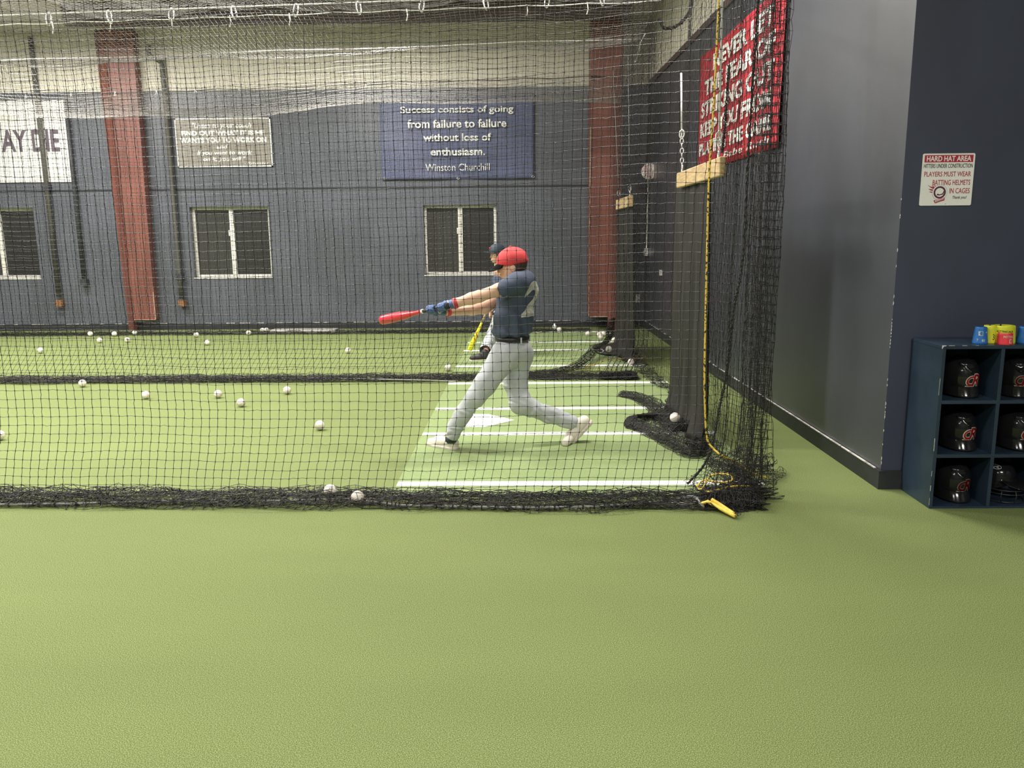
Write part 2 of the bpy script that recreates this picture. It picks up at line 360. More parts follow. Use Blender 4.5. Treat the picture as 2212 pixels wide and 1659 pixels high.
# ------------------------------------------------------------------ smooth bodies from distance fields
class Field:
    def __init__(s, lo, hi, h):
        s.lo = np.array(lo, float); s.h = h; s.n = np.ceil((np.array(hi) - s.lo) / h).astype(int) + 1
        s.F = np.full(s.n, .08, np.float32)
    def win(s, lo, hi):
        a = np.clip(np.floor((np.array(lo) - s.lo) / s.h).astype(int), 0, s.n); b = np.clip(np.ceil((np.array(hi) - s.lo) / s.h).astype(int) + 1, 0, s.n)
        sl = tuple(slice(i, j) for i, j in zip(a, b))
        ax = [s.lo[i] + s.h * np.arange(a[i], b[i]) for i in range(3)]
        return sl, np.stack(np.meshgrid(*ax, indexing='ij'), -1).astype(np.float32)
    def mix(s, sl, d, k):
        f = s.F[sl]
        hh = np.clip(.5 + .5 * (f - d) / k, 0, 1); s.F[sl] = f + (d - f) * hh - k * hh * (1 - hh)
    def cap(s, a, b, ra, rb=None, k=.02):
        rb = ra if rb is None else rb; a = np.array(a, np.float32); b = np.array(b, np.float32); r = max(ra, rb) + .07
        sl, P = s.win(np.minimum(a, b) - r, np.maximum(a, b) + r)
        if P.size == 0: return
        ba = b - a; t = np.clip(((P - a) @ ba) / (ba @ ba + 1e-9), 0, 1)
        d = np.linalg.norm(P - a - t[..., None] * ba, axis=-1) - (ra + (rb - ra) * t); s.mix(sl, d, k)
    def chain(s, pts, rs, k=.02):
        for i in range(len(pts) - 1): s.cap(pts[i], pts[i + 1], rs[i], rs[i + 1], k)
    def _ell(s, P, c, R, rad):
        q = (P - np.array(c, np.float32)) @ np.array(R, np.float32).T; rad = np.array(rad, np.float32)
        k0 = np.linalg.norm(q / rad, axis=-1); k1 = np.linalg.norm(q / (rad * rad), axis=-1) + 1e-6
        return k0 * (k0 - 1) / k1
    def ell(s, c, rad, R=np.eye(3), k=.02):
        r = max(rad) + .07; sl, P = s.win(np.array(c) - r, np.array(c) + r)
        if P.size: s.mix(sl, s._ell(P, c, R, rad), k)
    def carve(s, c, rad, R=np.eye(3), k=.008):
        r = max(rad) + .05; sl, P = s.win(np.array(c) - r, np.array(c) + r)
        if P.size:
            d = -s._ell(P, c, R, rad); f = s.F[sl]; hh = np.clip(.5 - .5 * (f - d) / k, 0, 1)
            s.F[sl] = f + (d - f) * hh + k * hh * (1 - hh)
    def plane(s, p, n):
        """keep the side the normal points away from"""
        _, P = s.win(s.lo, s.lo + s.n * s.h); n = np.array(n, np.float32)
        s.F = np.maximum(s.F, ((P - np.array(p, np.float32)) @ (n / np.linalg.norm(n))))
    def ripple(s, fn):
        _, P = s.win(s.lo, s.lo + s.n * s.h); s.F = s.F + fn(P)
    def mesh(s, name):
        F = s.F; S = F < 0; nx, ny, nz = F.shape
        c = np.zeros((nx - 1, ny - 1, nz - 1), np.int8); cor = [(i, j, k) for i in (0, 1) for j in (0, 1) for k in (0, 1)]
        for i, j, k in cor: c += S[i:nx - 1 + i, j:ny - 1 + j, k:nz - 1 + k]
        act = (c > 0) & (c < 8); ai = np.argwhere(act); idx = np.full(c.shape, -1, np.int64); idx[act] = np.arange(len(ai))
        acc = np.zeros((len(ai), 3)); cnt = np.zeros(len(ai))
        for a in cor:
            for ax in range(3):
                if a[ax]: continue
                b = list(a); b[ax] = 1; A = ai + a; B = ai + b
                fa = F[A[:, 0], A[:, 1], A[:, 2]]; fb = F[B[:, 0], B[:, 1], B[:, 2]]; m = (fa < 0) != (fb < 0)
                t = np.where(m, fa / np.where(m, fa - fb, 1), 0); p = np.array(a, float)[None] + t[:, None] * (np.array(b) - np.array(a))[None]
                acc[m] += p[m]; cnt[m] += 1
        V = s.lo + s.h * (ai + acc / cnt[:, None]); quads = []
        for ax in range(3):
            u, w = [(1, 2), (2, 0), (0, 1)][ax]
            s0 = [slice(None)] * 3; s1 = [slice(None)] * 3; s0[ax] = slice(0, -1); s1[ax] = slice(1, None)
            A0 = S[tuple(s0)]; A1 = S[tuple(s1)]; e = np.argwhere(A0 != A1)
            e = e[(e[:, u] > 0) & (e[:, w] > 0) & (e[:, u] < F.shape[u] - 1) & (e[:, w] < F.shape[w] - 1)]
            if not len(e): continue
            ins = A0[e[:, 0], e[:, 1], e[:, 2]]
            def cell(du, dw):
                q = e.copy(); q[:, u] -= du; q[:, w] -= dw; return idx[q[:, 0], q[:, 1], q[:, 2]]
            Q = np.stack([cell(1, 1), cell(0, 1), cell(0, 0), cell(1, 0)], 1)
            Q[~ins] = Q[~ins][:, ::-1]; quads.append(Q)
        Q = np.concatenate(quads); Q = Q[(Q >= 0).all(1)]
        return np_mesh(name, V, Q.reshape(-1), np.arange(len(Q)) * 4, np.full(len(Q), 4))
    def build(s, name, m, parent=None, loc=None):
        return link(name, s.mesh(name), m, parent, loc, smooth=True)
def frame(f, u):
    f = np.array(f, float); f /= np.linalg.norm(f); u = np.array(u, float); u = u - f * (u @ f); u /= np.linalg.norm(u)
    return np.stack([f, np.cross(u, f), u])      # rows: forward, left, up

def drape(V, Fc, target, direction, lift):
    """push flat lettering onto a curved surface along a direction"""
    dg = bpy.context.evaluated_depsgraph_get()
    me = target.data; off = Vector(world_loc(target))
    bvh = BVHTree.FromPolygons([v.co + off for v in me.vertices], [tuple(p.vertices) for p in me.polygons])
    d = Vector(direction).normalized(); out = []; ok = []
    for p in V:
        h = bvh.ray_cast(Vector(p) - d * .5, d)
        ok.append(h[0] is not None)
        out.append(tuple(h[0] - d * lift) if h[0] is not None else tuple(p))
    return out, [f for f in Fc if all(ok[i] for i in f)]
def subdiv_flat(V, Fc, L):
    """split long triangles so lettering can follow a curve"""
    V = [tuple(v) for v in V]; T = []
    for f in Fc:
        for i in range(1, len(f) - 1): T.append((f[0], f[i], f[i + 1]))
    for _ in range(5):
        out = []; mid = {}; ch = False
        for a, b, c in T:
            e = [(a, b), (b, c), (c, a)]; ls = [math.dist(V[i], V[j]) for i, j in e]; k = ls.index(max(ls))
            if ls[k] > L:
                i, j = e[k]; key = (min(i, j), max(i, j))
                if key not in mid: mid[key] = len(V); V.append(tuple((p + q) / 2 for p, q in zip(V[i], V[j])))
                m = mid[key]; o = (set((a, b, c)) - {i, j}).pop()
                out += [(i, m, o), (m, j, o)]; ch = True
            else: out.append((a, b, c))
        T = out
        if not ch: break
    return V, T

# ================================================================== the room
YB = 13.0                    # back wall
XL, YF, XR = -13.5, -5.0, 5.5
def struct(o): return tag(o, kind='structure')
def roof_z(y): return 4.50 + .10 * (YB - y)

mb = MB(); mb.box((XL, YF, -.12), (XR, YB + .3, 0)); struct(mb.build('floor', 'turf'))
mb = MB()
mb.hexa([(XL, YF, roof_z(YF)), (XR, YF, roof_z(YF)), (XR, YB + .3, roof_z(YB + .3)), (XL, YB + .3, roof_z(YB + .3)),
         (XL, YF, roof_z(YF) + .1), (XR, YF, roof_z(YF) + .1), (XR, YB + .3, roof_z(YB + .3) + .1), (XL, YB + .3, roof_z(YB + .3) + .1)])
struct(mb.build('ceiling', 'ceiling'))

ZN = 3.66                    # top of the navy paint
wins = []                    # x0, x1, z0, z1 of the openings in the back wall
def opening(px0, px1, pyt, pyb):
    a, b = PY(px0, pyb, YB), PY(px1, pyt, YB); wins.append((a[0], b[0], a[2], b[2]))
opening(918, 1071.5, 442, 594); opening(421, 579, 446, 600)
w = PY(88, 601, YB); wins.append((w[0] - (wins[1][1] - wins[1][0]), w[0], w[2], w[2] + wins[1][3] - wins[1][2]))
wins.sort()
mb = MB(); WT = .22
xs = sorted([XL, 2.2] + [x for q in wins for x in q[:2]])
for i in range(len(xs) - 1):
    q = [q for q in wins if q[0] <= xs[i] + 1e-6 and q[1] >= xs[i + 1] - 1e-6]
    spans = [(0, ZN)] if not q else [(0, q[0][2]), (q[0][3], ZN)]
    for z0, z1 in spans: mb.box((xs[i], YB, z0), (xs[i + 1], YB + WT, z1))
struct(mb.build('wall_back', 'navy_wall'))
mb = MB(); mb.box((XL, YB - .012, ZN), (2.2, YB + WT, 4.7)); struct(mb.build('trim_1', 'insulation'))
# panel joint and the pale scuffed line above the floor
za = PY(600, 407, YB)[2]
mb = MB(); mb.box((XL, YB - .012, za - .012), (1.0, YB, za + .010)); struct(mb.build('trim_2', 'black_trim'))
mb = MB()
for i in range(42):
    x = XL + 4 + i * .26 + rnd.uniform(-.06, .06)
    mb.box((x, YB - .030, .098), (x + rnd.uniform(.06, .24), YB - .024, .106))
struct(mb.build('trim_3', 'scuff'))
mb = MB(); mb.box((XL, YB - .025, 0), (1.85, YB, .10)); struct(mb.build('baseboard_back', 'black_trim'))
mb = MB(); mb.box((XL - .2, YF, 0), (XL, YB + WT, 6.4)); struct(mb.build('wall_left', 'navy_wall'))
mb = MB(); mb.box((XL, YF - .2, 0), (XR, YF, 6.4)); struct(mb.build('wall_behind', 'navy_wall'))
mb = MB(); mb.box((XR, YF, 0), (XR + .2, 4.63, 6.4)); struct(mb.build('wall_far_right', 'navy_wall'))
# right wall (runs away from us) and the wall that faces us beside it
YC = 4.63
mb = MB()
def rw(off, y0, y1, z0, z1, t): 
    return [(wall_x(y0) - off, y0, z0), (wall_x(y0) - off + t, y0, z0), (wall_x(y1) - off + t, y1, z0), (wall_x(y1) - off, y1, z0),
            (wall_x(y0) - off, y0, z1), (wall_x(y0) - off + t, y0, z1), (wall_x(y1) - off + t, y1, z1), (wall_x(y1) - off, y1, z1)]
P = []
nz, ny = 12, 40
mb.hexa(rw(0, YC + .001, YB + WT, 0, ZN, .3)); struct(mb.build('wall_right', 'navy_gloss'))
mb = MB(); mb.hexa(rw(.012, YC + .21, YB + WT, ZN, 5.6, .3)); struct(mb.build('trim_4', 'insulation'))
mb = MB(); mb.hexa(rw(.02, YC + .21, YB, ZN - .04, ZN + .03, .02)); struct(mb.build('trim_5', 'beam'))
mb = MB(); mb.box((wall_x(YC) + .001, YC, 0), (XR, YC + .2, 5.6)); struct(mb.build('wall_alcove', 'navy_flat'))
mb = MB(); mb.hexa(rw(.016, YC, YB, 0, .11, .015)); struct(mb.build('baseboard_right', 'black_trim'))
mb = MB(); mb.box((wall_x(YC) - .0165, YC - .016, 0), (XR, YC - .0005, .1105)); struct(mb.build('baseboard_alcove', 'black_trim'))
mb = MB()
y = YC + .05
while y < YB - .2:
    l = rnd.uniform(.15, .5) if y < 9 else rnd.uniform(.05, .25)
    mb.hexa(rw(.0175, y, min(y + l, YB), .109, .1145, .012)); y += l + (rnd.uniform(.0, .02) if y < 7 else rnd.uniform(.02, .3))
struct(mb.build('trim_6', 'scuff'))
# chipped paint along the corner
mb = MB()
for px, py in [(1947, 470), (1948, 465), (1943, 540), (1940, 575), (1926, 690), (1925, 698), (1925, 712), (1924, 727), (1924, 742), (1920, 820), (1919, 832), (1917, 872), (1917, 880), (1915, 895), (1912, 930), (1910, 960), (1936, 640), (1932, 655), (1927, 705), (1925, 720), (1925, 735), (1923, 750), (1916, 890), (1914, 900), (1907, 1000), (1906, 990), (1951, 430)]:
    p = PY(px, py, YC - .001); h = rnd.uniform(.003, .012); x = wall_x(YC); w_ = rnd.uniform(.0012, .0028)
    mb.prism([(x - .0015, YC - .0015, p[2] - h), (x + w_ * .6, YC - .0015, p[2] - h * .3), (x + w_, YC - .0015, p[2] + h * .2), (x - .0015, YC - .0015, p[2] + h)], (0, .004, 0))
struct(mb.build('trim_7', 'scuff'))

# roof purlins and the beam between the columns
mb = MB(); mb.box((-6.3, 11.75, 4.34), (1.45, 11.95, 4.62)); struct(mb.build('beam_1', 'beam'))
for i, y in enumerate((10.2, 8.6)):
    mb = MB(); mb.box((XL, y, roof_z(y) - .2), (XR, y + .07, roof_z(y) + .02)); struct(mb.build('beam_%d' % (i + 2), 'beam'))

# windows
for i, (x0, x1, z0, z1) in enumerate(wins):
    root = struct(thing('window_%d' % (i + 1), None, None, ((x0 + x1) / 2, YB + .12, z0)))
    ya, yb, fw = YB + .09, YB + .15, .042
    mb = MB()
    mb.box((x0, ya, z0), (x0 + fw, yb, z1)); mb.box((x1 - fw, ya, z0), (x1, yb, z1))
    mb.box((x0 + fw, ya, z0), (x1 - fw, yb, z0 + fw)); mb.box((x0 + fw, ya, z1 - fw), (x1 - fw, yb, z1))
    xm = (x0 + x1) / 2
    mb.build('window_frame', 'win_frame', root)
    mb = MB(); mb.box((xm - .035, ya - .008, z0 + fw), (xm + .035, yb, z1 - fw)); mb.build('meeting_rail', 'win_frame', root)
    mb = MB(); mb.box((x0 + fw, ya + .025, z0 + fw), (xm - .035, ya + .033, z1 - fw)); mb.build('pane', 'glass', root)
    mb = MB(); mb.box((xm + .035, ya + .025, z0 + fw), (x1 - fw, ya + .033, z1 - fw)); mb.build('pane', 'screen', root)
    mb = MB(); mb.box((x0 - .01, YB - .012, z0 - .014), (x1 + .01, YB + .09, z0)); mb.build('window_sill', 'win_frame', root)
    mb = MB(); mb.box((xm - .055, ya - .018, (z0 + z1) / 2 + .1), (xm - .035, ya - .008, (z0 + z1) / 2 + .19)); mb.build('latch', 'win_frame', root)

# the two red steel columns
c = struct(thing('column_1', None, None, (-5.9, YB - .3, 0)))
yf = 12.84
a0, a1 = PY(288, 690, yf), PY(336, 690, yf); t0, t1 = PY(231, 112, yf), PY(291, 112, yf); zt = 4.5
def lerp_x(p, q, z): return p[0] + (q[0] - p[0]) * (z - p[2]) / (q[2] - p[2])
zb = a1[2]; xl0, xl1, xr1 = a0[0], lerp_x(a0, t0, zt), lerp_x(a1, t1, zt)
mb = MB()
mb.hexa([(a0[0], yf, zb), (a1[0], yf, zb), (a1[0], YB - .014, zb), (a0[0], YB - .014, zb), (xl1, yf - .04, zt), (xr1, yf - .04, zt), (xr1, YB - .014, zt), (xl1, YB - .014, zt)])
mb.build('web_panel', 'red_steel', c)
f0, f1 = PY(270, 690, yf)[0], lerp_x(PY(270, 690, yf), PY(203, 112, yf), zt)
mb = MB()
mb.hexa([(f0, yf + .10, 0), (xl0 - .001, yf - .02, 0), (xl0 - .001, yf + .14, 0), (f0, yf + .14, 0), (f1, yf + .06, zt), (xl1 - .001, yf - .06, zt), (xl1 - .001, yf + .14, zt), (f1, yf + .14, zt)])
mb.build('flange', 'red_steel', c)
for lo, hi in (((a1[0] - .004, yf - .004, zb), (a1[0] + .006, yf + .01, zb + .9)), ((xl0 + .01, yf - .004, zb - .010), (a1[0], yf + .02, zb))):
    mb = MB(); mb.box(lo, hi); mb.build('worn_edge', 'wear', c)
c = struct(thing('column_2', None, None, (1.1, YB - .4, 0)))
a, b = PY(1273, 683, YB - .5), PY(1336, 683, YB - .5)
mb = MB(); mb.box((a[0], YB - .5, a[2]), (a[0] + .43 * 1.0 if False else b[0] - .02, YB - .014, 4.55)); mb.build('web_panel', 'red_steel', c)
a2, b2 = PY(1312, 715, YB - .52), PY(1338, 700, YB - .52)
mb = MB(); mb.box((a2[0], YB - .53, 0), (b2[0], YB - .5, 4.55)); mb.build('flange', 'red_steel', c)
mb = MB(); mb.box((a[0] - .012, YB - .506, a[2]), (a[0], YB - .49, 3.0)); mb.build('worn_edge', 'wear', c)
mb = MB(); mb.box((a[0], YB - .506, a[2] - .014), (b2[0] - .1, YB - .49, a[2])); mb.build('worn_edge', 'wear', c)

# ------------------------------------------------------------------ things on the back wall
def wall_pipe(name, pts, r, m, label, cat, straps):
    root = thing(name, label, cat, (pts[-1][0], pts[-1][1], pts[-1][2]))
    mb = MB(); mb.tube(pts, r, 10); mb.build('pipe', m, root, smooth=True)
    for p, mm in straps:
        mb = MB(); mb.box((p[0] - .05, YB - .075 - r, p[2] - .05), (p[0] + .05, YB - .014, p[2] + .05)); mb.build('strap', mm, root)
    return root
yp = YB - .07
p0, p1 = PY(62, 60, yp), PY(127, 640, yp)
wall_pipe('standpipe', [(p1[0], yp, 4.45), (p1[0], yp, 2.9), (p1[0], yp, p1[2])], .036, 'pipe',
          'olive grey vertical pipe crossing the white banner', 'pipe', [((p1[0], 0, PY(75, 405, yp)[2]), 'pipe_dark'), (PY(129, 655, yp), 'rust')])
p1 = PY(182, 610, yp)
wall_pipe('conduit', [(p1[0], yp, 3.55), (p1[0], yp, 2.6), (p1[0], yp, p1[2])], .030, 'pipe_dark',
          'thin dark conduit between the white banner and the leaning red column', 'pipe', [((p1[0], 0, p1[2]), 'pipe_dark')])
p1 = PY(392, 645, yp); q = PY(352, 138, yp)[2]
wall_pipe('downspout', spline([(p1[0] - .14, yp - .1, q + .25), (p1[0] - .13, yp - .1, q + .10), (p1[0] - .02, yp - .02, q + .03), (p1[0], yp, q - .08), (p1[0], yp, 2.5), (p1[0], yp, p1[2])], 5), .034, 'pipe',
          'dark downspout with an elbow left of the grey quote sign', 'pipe', [(PY(394, 655, yp), 'rust'), ((p1[0], 0, PY(392, 598, yp)[2]), 'pipe_dark')])

# banners (flat things, hung at their real places)
yb_ = YB - .02
UP, RT = (0, 0, 1), (1, 0, 0)
a, b = PY(133, 216, yb_), PY(157, 393, yb_)
x1, zt, zb = b[0], PY(100, 216, yb_)[2], b[2]
root = thing('wall_banner', 'white banner with tall dark capitals, cut off by the photo edge', 'banner', (x1 - 1.6, yb_, zb))
mb = MB(); mb.box((x1 - 3.3, yb_, zb), (x1, yb_ + .006, zt)); mb.build('sheet', 'white', root)
mb = MB()
l0, l1 = PY(5, 327, yb_)[0], x1 - .14
zz0, zz1 = PY(80, 328, yb_)[2], PY(70, 280, yb_)[2]
text_on(mb, 'AY DIE', (0, yb_, 0), RT, UP, l0, l1, zz0, zz1, bold=.03)
mb.build('lettering', 'letter_dark', root)

a, b = PY(381, 252, yb_), PY(590, 361, yb_)
x0, x1 = PY(385, 362, yb_)[0], b[0]; zt, zb = PY(480, 255, yb_)[2], PY(480, 361, yb_)[2]; w, h = x1 - x0, zt - zb
root = thing('wall_sign', 'grey quote sign in a thin white frame beside the downspout', 'sign', ((x0 + x1) / 2, yb_, zb))
mb = MB(); mb.box((x0, yb_, zb), (x1, yb_ + .008, zt)); mb.build('panel', 'grey_vinyl', root)
mb = MB(); e = .018
for lo, hi in (((x0, zb), (x1, zb + e)), ((x0, zt - e), (x1, zt)), ((x0, zb), (x0 + e, zt)), ((x1 - e, zb), (x1, zt))):
    mb.box((lo[0], yb_ - .006, lo[1]), (hi[0], yb_ + .004, hi[1]))
mb.build('sign_frame', 'white', root)
mb = MB()
def ln(s, fx0, fx1, fy0, fy1, **k): mb = MB(); text_on(mb, s, (0, yb_, 0), RT, UP, x0 + w * fx0, x0 + w * fx1, zt - h * fy1, zt - h * fy0, **k); mb.build('lettering', 'letter_white', root)
ln('"Listen to your coach', .18, .80, .09, .23, shear=.25, bold=.03)
ln('FIND OUT WHAT IT IS HE', .06, .93, .25, .355, bold=.06)
ln('WANTS YOU TO WORK ON', .04, .95, .39, .50, bold=.06)
ln('and', .42, .54, .53, .63, shear=.25, bold=.03)
ln('If you want to work', .21, .79, .655, .775, shear=.25, bold=.03)
ln('on it, you will."', .27, .72, .785, .895, shear=.25, bold=.03)
ln('- Sylvester', .70, .96, .90, .96, shear=.25)

x0, x1 = PY(826, 386, yb_)[0], PY(1155, 386, yb_)[0]; zt, zb = PY(1000, 206, yb_)[2], PY(1000, 387, yb_)[2]; w, h = x1 - x0, zt - zb
root = thing('wall_banner', 'large blue vinyl banner with a white quotation above the window', 'banner', ((x0 + x1) / 2, yb_, zb))
nu, nv = 60, 34; U, Vv = np.meshgrid(np.linspace(0, 1, nu), np.linspace(0, 1, nv), indexing='ij')
wr = .010 * np.sin(14 * (U - .62 - .5 * (1 - Vv))) * np.exp(-((U - .88 + .42 * (1 - Vv)) / .16) ** 2) + .006 * np.sin(9 * U + 5 * Vv)
Pg = np.stack([x0 + w * U, yb_ - .012 - wr * 1.6, zb + h * Vv - .02 * np.sin(PI * U) * Vv], -1)
mb = MB(); mb.grid(Pg, (0, .003, 0)); sheet = mb.build('sheet', 'blue_vinyl', root, smooth=True)
mb = MB(); k = dict(bold=.022)
def wl(s, a, b, c, d, **kk):
    A, B = PY(a, d, yb_), PY(b, c, yb_); mb = MB(); text_on(mb, s, (0, yb_ - .044, 0), RT, UP, A[0], B[0], A[2], B[2], **kk); mb.build('lettering', 'letter_white', root)
wl('Success consists of going', 866, 1109, 228, 250, **k)
wl('from failure to failure', 881, 1094, 257, 278, **k)
wl('without loss of', 915, 1061, 288, 306, **k)
wl('enthusiasm.', 931, 1048, 319, 337, **k)
wl('Winston Churchill', 920, 1058, 353, 370)
for u, v in ((.01, .99), (.99, .99), (.99, .02), (.02, .02), (.5, .01)):
    mb = MB(); mb.tube([(x0 + w * u + .018 * math.cos(t), yb_ - .03, zb + h * v + .018 * math.sin(t)) for t in np.linspace(0, 2 * PI, 9)[:-1]], .005, 6, closed=True); mb.build('eyelet', 'steel', root)

# red banner on the right wall (text runs from far to near)
off = .03
pA, pB = PW(1507, 371, off), PW(1650, 327, off)
y0b, y1b = pB[1] - .35, pA[1]; zb = (pA[2] + pB[2]) / 2; zt = PW(1511, 128, off)[2]
root = thing('wall_banner', 'red vinyl banner with white slanted lines of lettering on the right wall', 'banner', (wall_x(8.5) - off, (y0b + y1b) / 2, zb))
d = np.array([wall_x(y0b) - wall_x(y1b), y0b - y1b, 0]); Lb = np.linalg.norm(d); d /= Lb
o = np.array([wall_x(y1b) - off, y1b, 0])
nu, nv = 40, 20; U, Vv = np.meshgrid(np.linspace(0, 1, nu), np.linspace(0, 1, nv), indexing='ij')
cor = np.where((U < .06) & (Vv > .94), -.03, 0)
Pg = o + (U * Lb)[..., None] * d + np.stack([-.008 * np.sin(9 * U + 2 * Vv), 0 * U, zb + (zt - zb) * Vv], -1)
mb = MB(); mb.grid(Pg, (.004, 0, 0)); mb.build('sheet', 'red_vinyl', root, smooth=True)
H = zt - zb
for s, u0, u1, v0, v1, kk in (('NEVER LET', .22, .93, .80, .93, dict(bold=.035)), ('THE FEAR OF', .10, .95, .625, .755, dict(bold=.035)), ('STRIKING OUT', .05, .95, .45, .58, dict(bold=.035)),
                              ('KEEP YOU FROM', .05, .93, .28, .405, dict(bold=.035)), ('PLAYING THE GAME', .04, .95, .125, .235, dict(bold=.035)), ('- Babe Ruth', .34, .93, .04, .09, dict(shear=.2))):
    mb = MB(); text_on(mb, s, o + np.array([-.012, 0, zb]), d, UP, u0 * Lb, u1 * Lb, v0 * H, v1 * H, depth=.003, **kk); mb.build('lettering', 'letter_white', root)

# small electrical fittings: most on the right wall near the far corner, one on the back wall
def rbox(px, py, dx, dy, dz, off=0.0):
    """box standing off the right wall, its centre seen at px, py"""
    p = PW(px, py, off + dx / 2); mb = MB(); mb.box(p - np.array([dx / 2, dy / 2, dz / 2]), p + np.array([dx / 2, dy / 2, dz / 2])); return mb, p
mb, p = rbox(1400, 374, .07, .07, .115)
root = thing('wall_lamp', 'small pink and white shade on a box with thin conduit dropping from it', 'lamp', p)
mb.build('junction_box', 'plate_white', root)
cpt = PW(1413, 364, .07); cpt[1] = p[1] - .12
mb = MB(); mb.lathe(cpt - np.array([-.02, .05, .0]), (-.25, -.95, -.10), [(0, .03), (.01, .075), (.04, .105), (.09, .118), (.095, .10)], 16); mb.build('lamp_shade', 'pink', root, smooth=True)
mb = MB(); mb.tube([cpt - np.array([-.02, .05, 0]), p], .014, 7); mb.build('lamp_arm', 'plate_white', root)
q = PW(1394, 544, .035); q[0] = p[0]; q[1] = p[1]
mb = MB(); mb.tube([p, (p + q) / 2, q], .010, 8); mb.build('conduit', 'plate_white', root)
mb = MB(); mb.box(q - np.array([.035, .04, .055]), q + np.array([.035, .04, .055])); mb.build('switch_box', 'plate_white', root)
mb = MB(); mb.box(q - np.array([.05, .02, .02]), q - np.array([.035, -.0, -.02])); mb.build('toggle', 'plate_white', root)
mb, p = rbox(1427, 589, .025, .10, .075); o_ = mb.build('outlet_cover', 'plate_white', None, loc=p); tag(o_, 'tiny white cover on the right wall just below the conduit box', 'outlet')
a, b = PY(1373, 654, YB - .014), PY(1382, 636, YB - .014)
mb = MB(); mb.box((a[0], YB - .014, a[2]), (b[0], YB, b[2])); o_ = mb.build('outlet_cover', 'plate_white', None, loc=(a[0], YB, a[2])); tag(o_, 'white outlet cover low on the back wall beside the bunched netting', 'outlet')
# low concrete kerb on the far turf
a, b = G(588, 719), G(726, 719)
mb = MB(); mb.box((a[0], a[1] - .12, 0), (b[0], a[1] + .12, .055)); o_ = bevel(mb.build('concrete_block', 'bench', None, loc=((a[0] + b[0]) / 2, a[1], 0)), .012); tag(o_, 'long low grey slab on the turf under the blue banner', 'slab')

# ================================================================== batting mats
def batting_mat(label, xl, xr, yn, yf, lines, plate, lw, z=.008):
    root = thing('batting_mat', label, 'mat', ((xl + xr) / 2, (yn + yf) / 2, 0))
    mb = MB(); mb.box((xl, yn, .001), (xr, yf, z)); mb.build('turf_sheet', 'mat_turf', root)
    for y in lines:
        mb = MB(); mb.box((xl + .005, y - lw / 2, z), (xr - .005, y + lw / 2, z + .003)); mb.build('painted_line', 'white_line', root)
    if plate:
        x, y, s = plate           # rear point on the right, the plate points to +x
        mb = MB(); mb.prism([(x, y, z), (x - s / 2, y + s / 2, z), (x - s, y + s / 2, z), (x - s, y - s / 2, z), (x - s / 2, y - s / 2, z)][::-1], (0, 0, .004))
        mb.build('home_plate', 'white_line', root)
    return root
batting_mat('pale green batting mat with home plate under the swinging batter', -.785, 1.42, 4.50, 8.30,
            [G(1000, 1048)[1], G(1000, 940)[1], G(1000, 885.5)[1], G(1000, 830.5)[1]], (-.095, 6.40, .452), .085)
batting_mat('pale green batting mat under the second player in the far cage', -.80, 1.35, 8.75, 12.35,
            [G(1010, 793)[1], G(1010, 759)[1], G(1010, 741.5)[1], G(1030, 719.5)[1]], None, .085)

# ================================================================== nets
def smooth01(t): t = np.clip(t, 0, 1); return t * t * (3 - 2 * t)
NET_LABEL = {}
S = .0495
# --- front net ---------------------------------------------------------------
front = thing('cage_net', 'black knotted net hanging across the front of the nearest cage', 'net', (-1.2, 4.45, 0))
xs = np.concatenate([np.arange(-4.4, 1.03, S), np.linspace(1.05, 1.35, 26)])
zs = np.arange(3.60, .03, -S)
def flow(x, amp, n=5, f0=1.5, f1=9.0):
    """smooth random waviness along a row"""
    return sum(amp / math.sqrt(n) * 1.4 * np.sin(RNG.uniform(f0, f1) * x + RNG.uniform(0, 6.28)) for _ in range(n))
def hem_rows(last, yc, offs, zs_, ax=0, jit=.006, drift=.03):
    out = []; n = len(last); u = last[:, ax]
    for k, (oy, oz) in enumerate(zip(offs, zs_)):
        q = last.copy(); o2 = 1 - ax
        q[:, ax] = u + RNG.uniform(-drift, drift) + flow(u, .012, 4, 4, 20) + RNG.normal(0, jit, n)
        q[:, o2] = yc + oy + flow(u, .020, 6, 1.5, 14) + RNG.normal(0, jit, n)
        q[:, 2] = np.maximum(oz + flow(u, .012, 5, 3, 18) + RNG.normal(0, jit * .8, n), .006); out.append(q)
    return np.array(out)
HEM_Y = [-.02, -.06, -.10, -.13, -.15, -.12, -.08, -.03, .02, .07, .11, .13, .09, .04, -.01, -.06, -.11, -.14, -.10, -.05, 0, .05]
HEM_Z = [.020, .012, .010, .012, .016, .026, .034, .036, .030, .020, .016, .022, .032, .044, .050, .048, .040, .034, .050, .060, .056, .05]
ni, nj = len(zs), len(xs)
Xg, Zg = np.meshgrid(xs, zs)
bump = np.exp(-((Xg - .85) / .8) ** 2)
fold = smooth01((Xg - 1.02) / .08)
Yg = 4.47 - .02 * (Xg + 1) + .02 * np.sin(1.7 * Xg + .8 * Zg) + .010 * np.sin(5.3 * Xg + 2 * Zg) + fold * (.05 * np.sin(Xg * 78 + .7 * Zg) + .02)
low = smooth01(1 - Zg / .7)
Zz = Zg + .10 * bump * smooth01(Zg / 2.2) + wobble(Zg.shape, .0022, 1) + .010 * np.sin(2.1 * Xg + 1.5 * Zg) * smooth01(Zg)
Xx = Xg - .07 * low ** 2 + wobble(Xg.shape, .0022, 1) + .006 * np.sin(3 * Zg + 2 * Xg)
Yg = Yg + wobble(Yg.shape, .003, 1) - .03 * low
P = np.stack([Xx, Yg, np.maximum(Zz, .012)], -1)
last = P[-1]
yc_ = 4.45 - .02 * (last[:, 0] + 1) - .035 * np.exp(-((last[:, 0] - .05) / .6) ** 2)
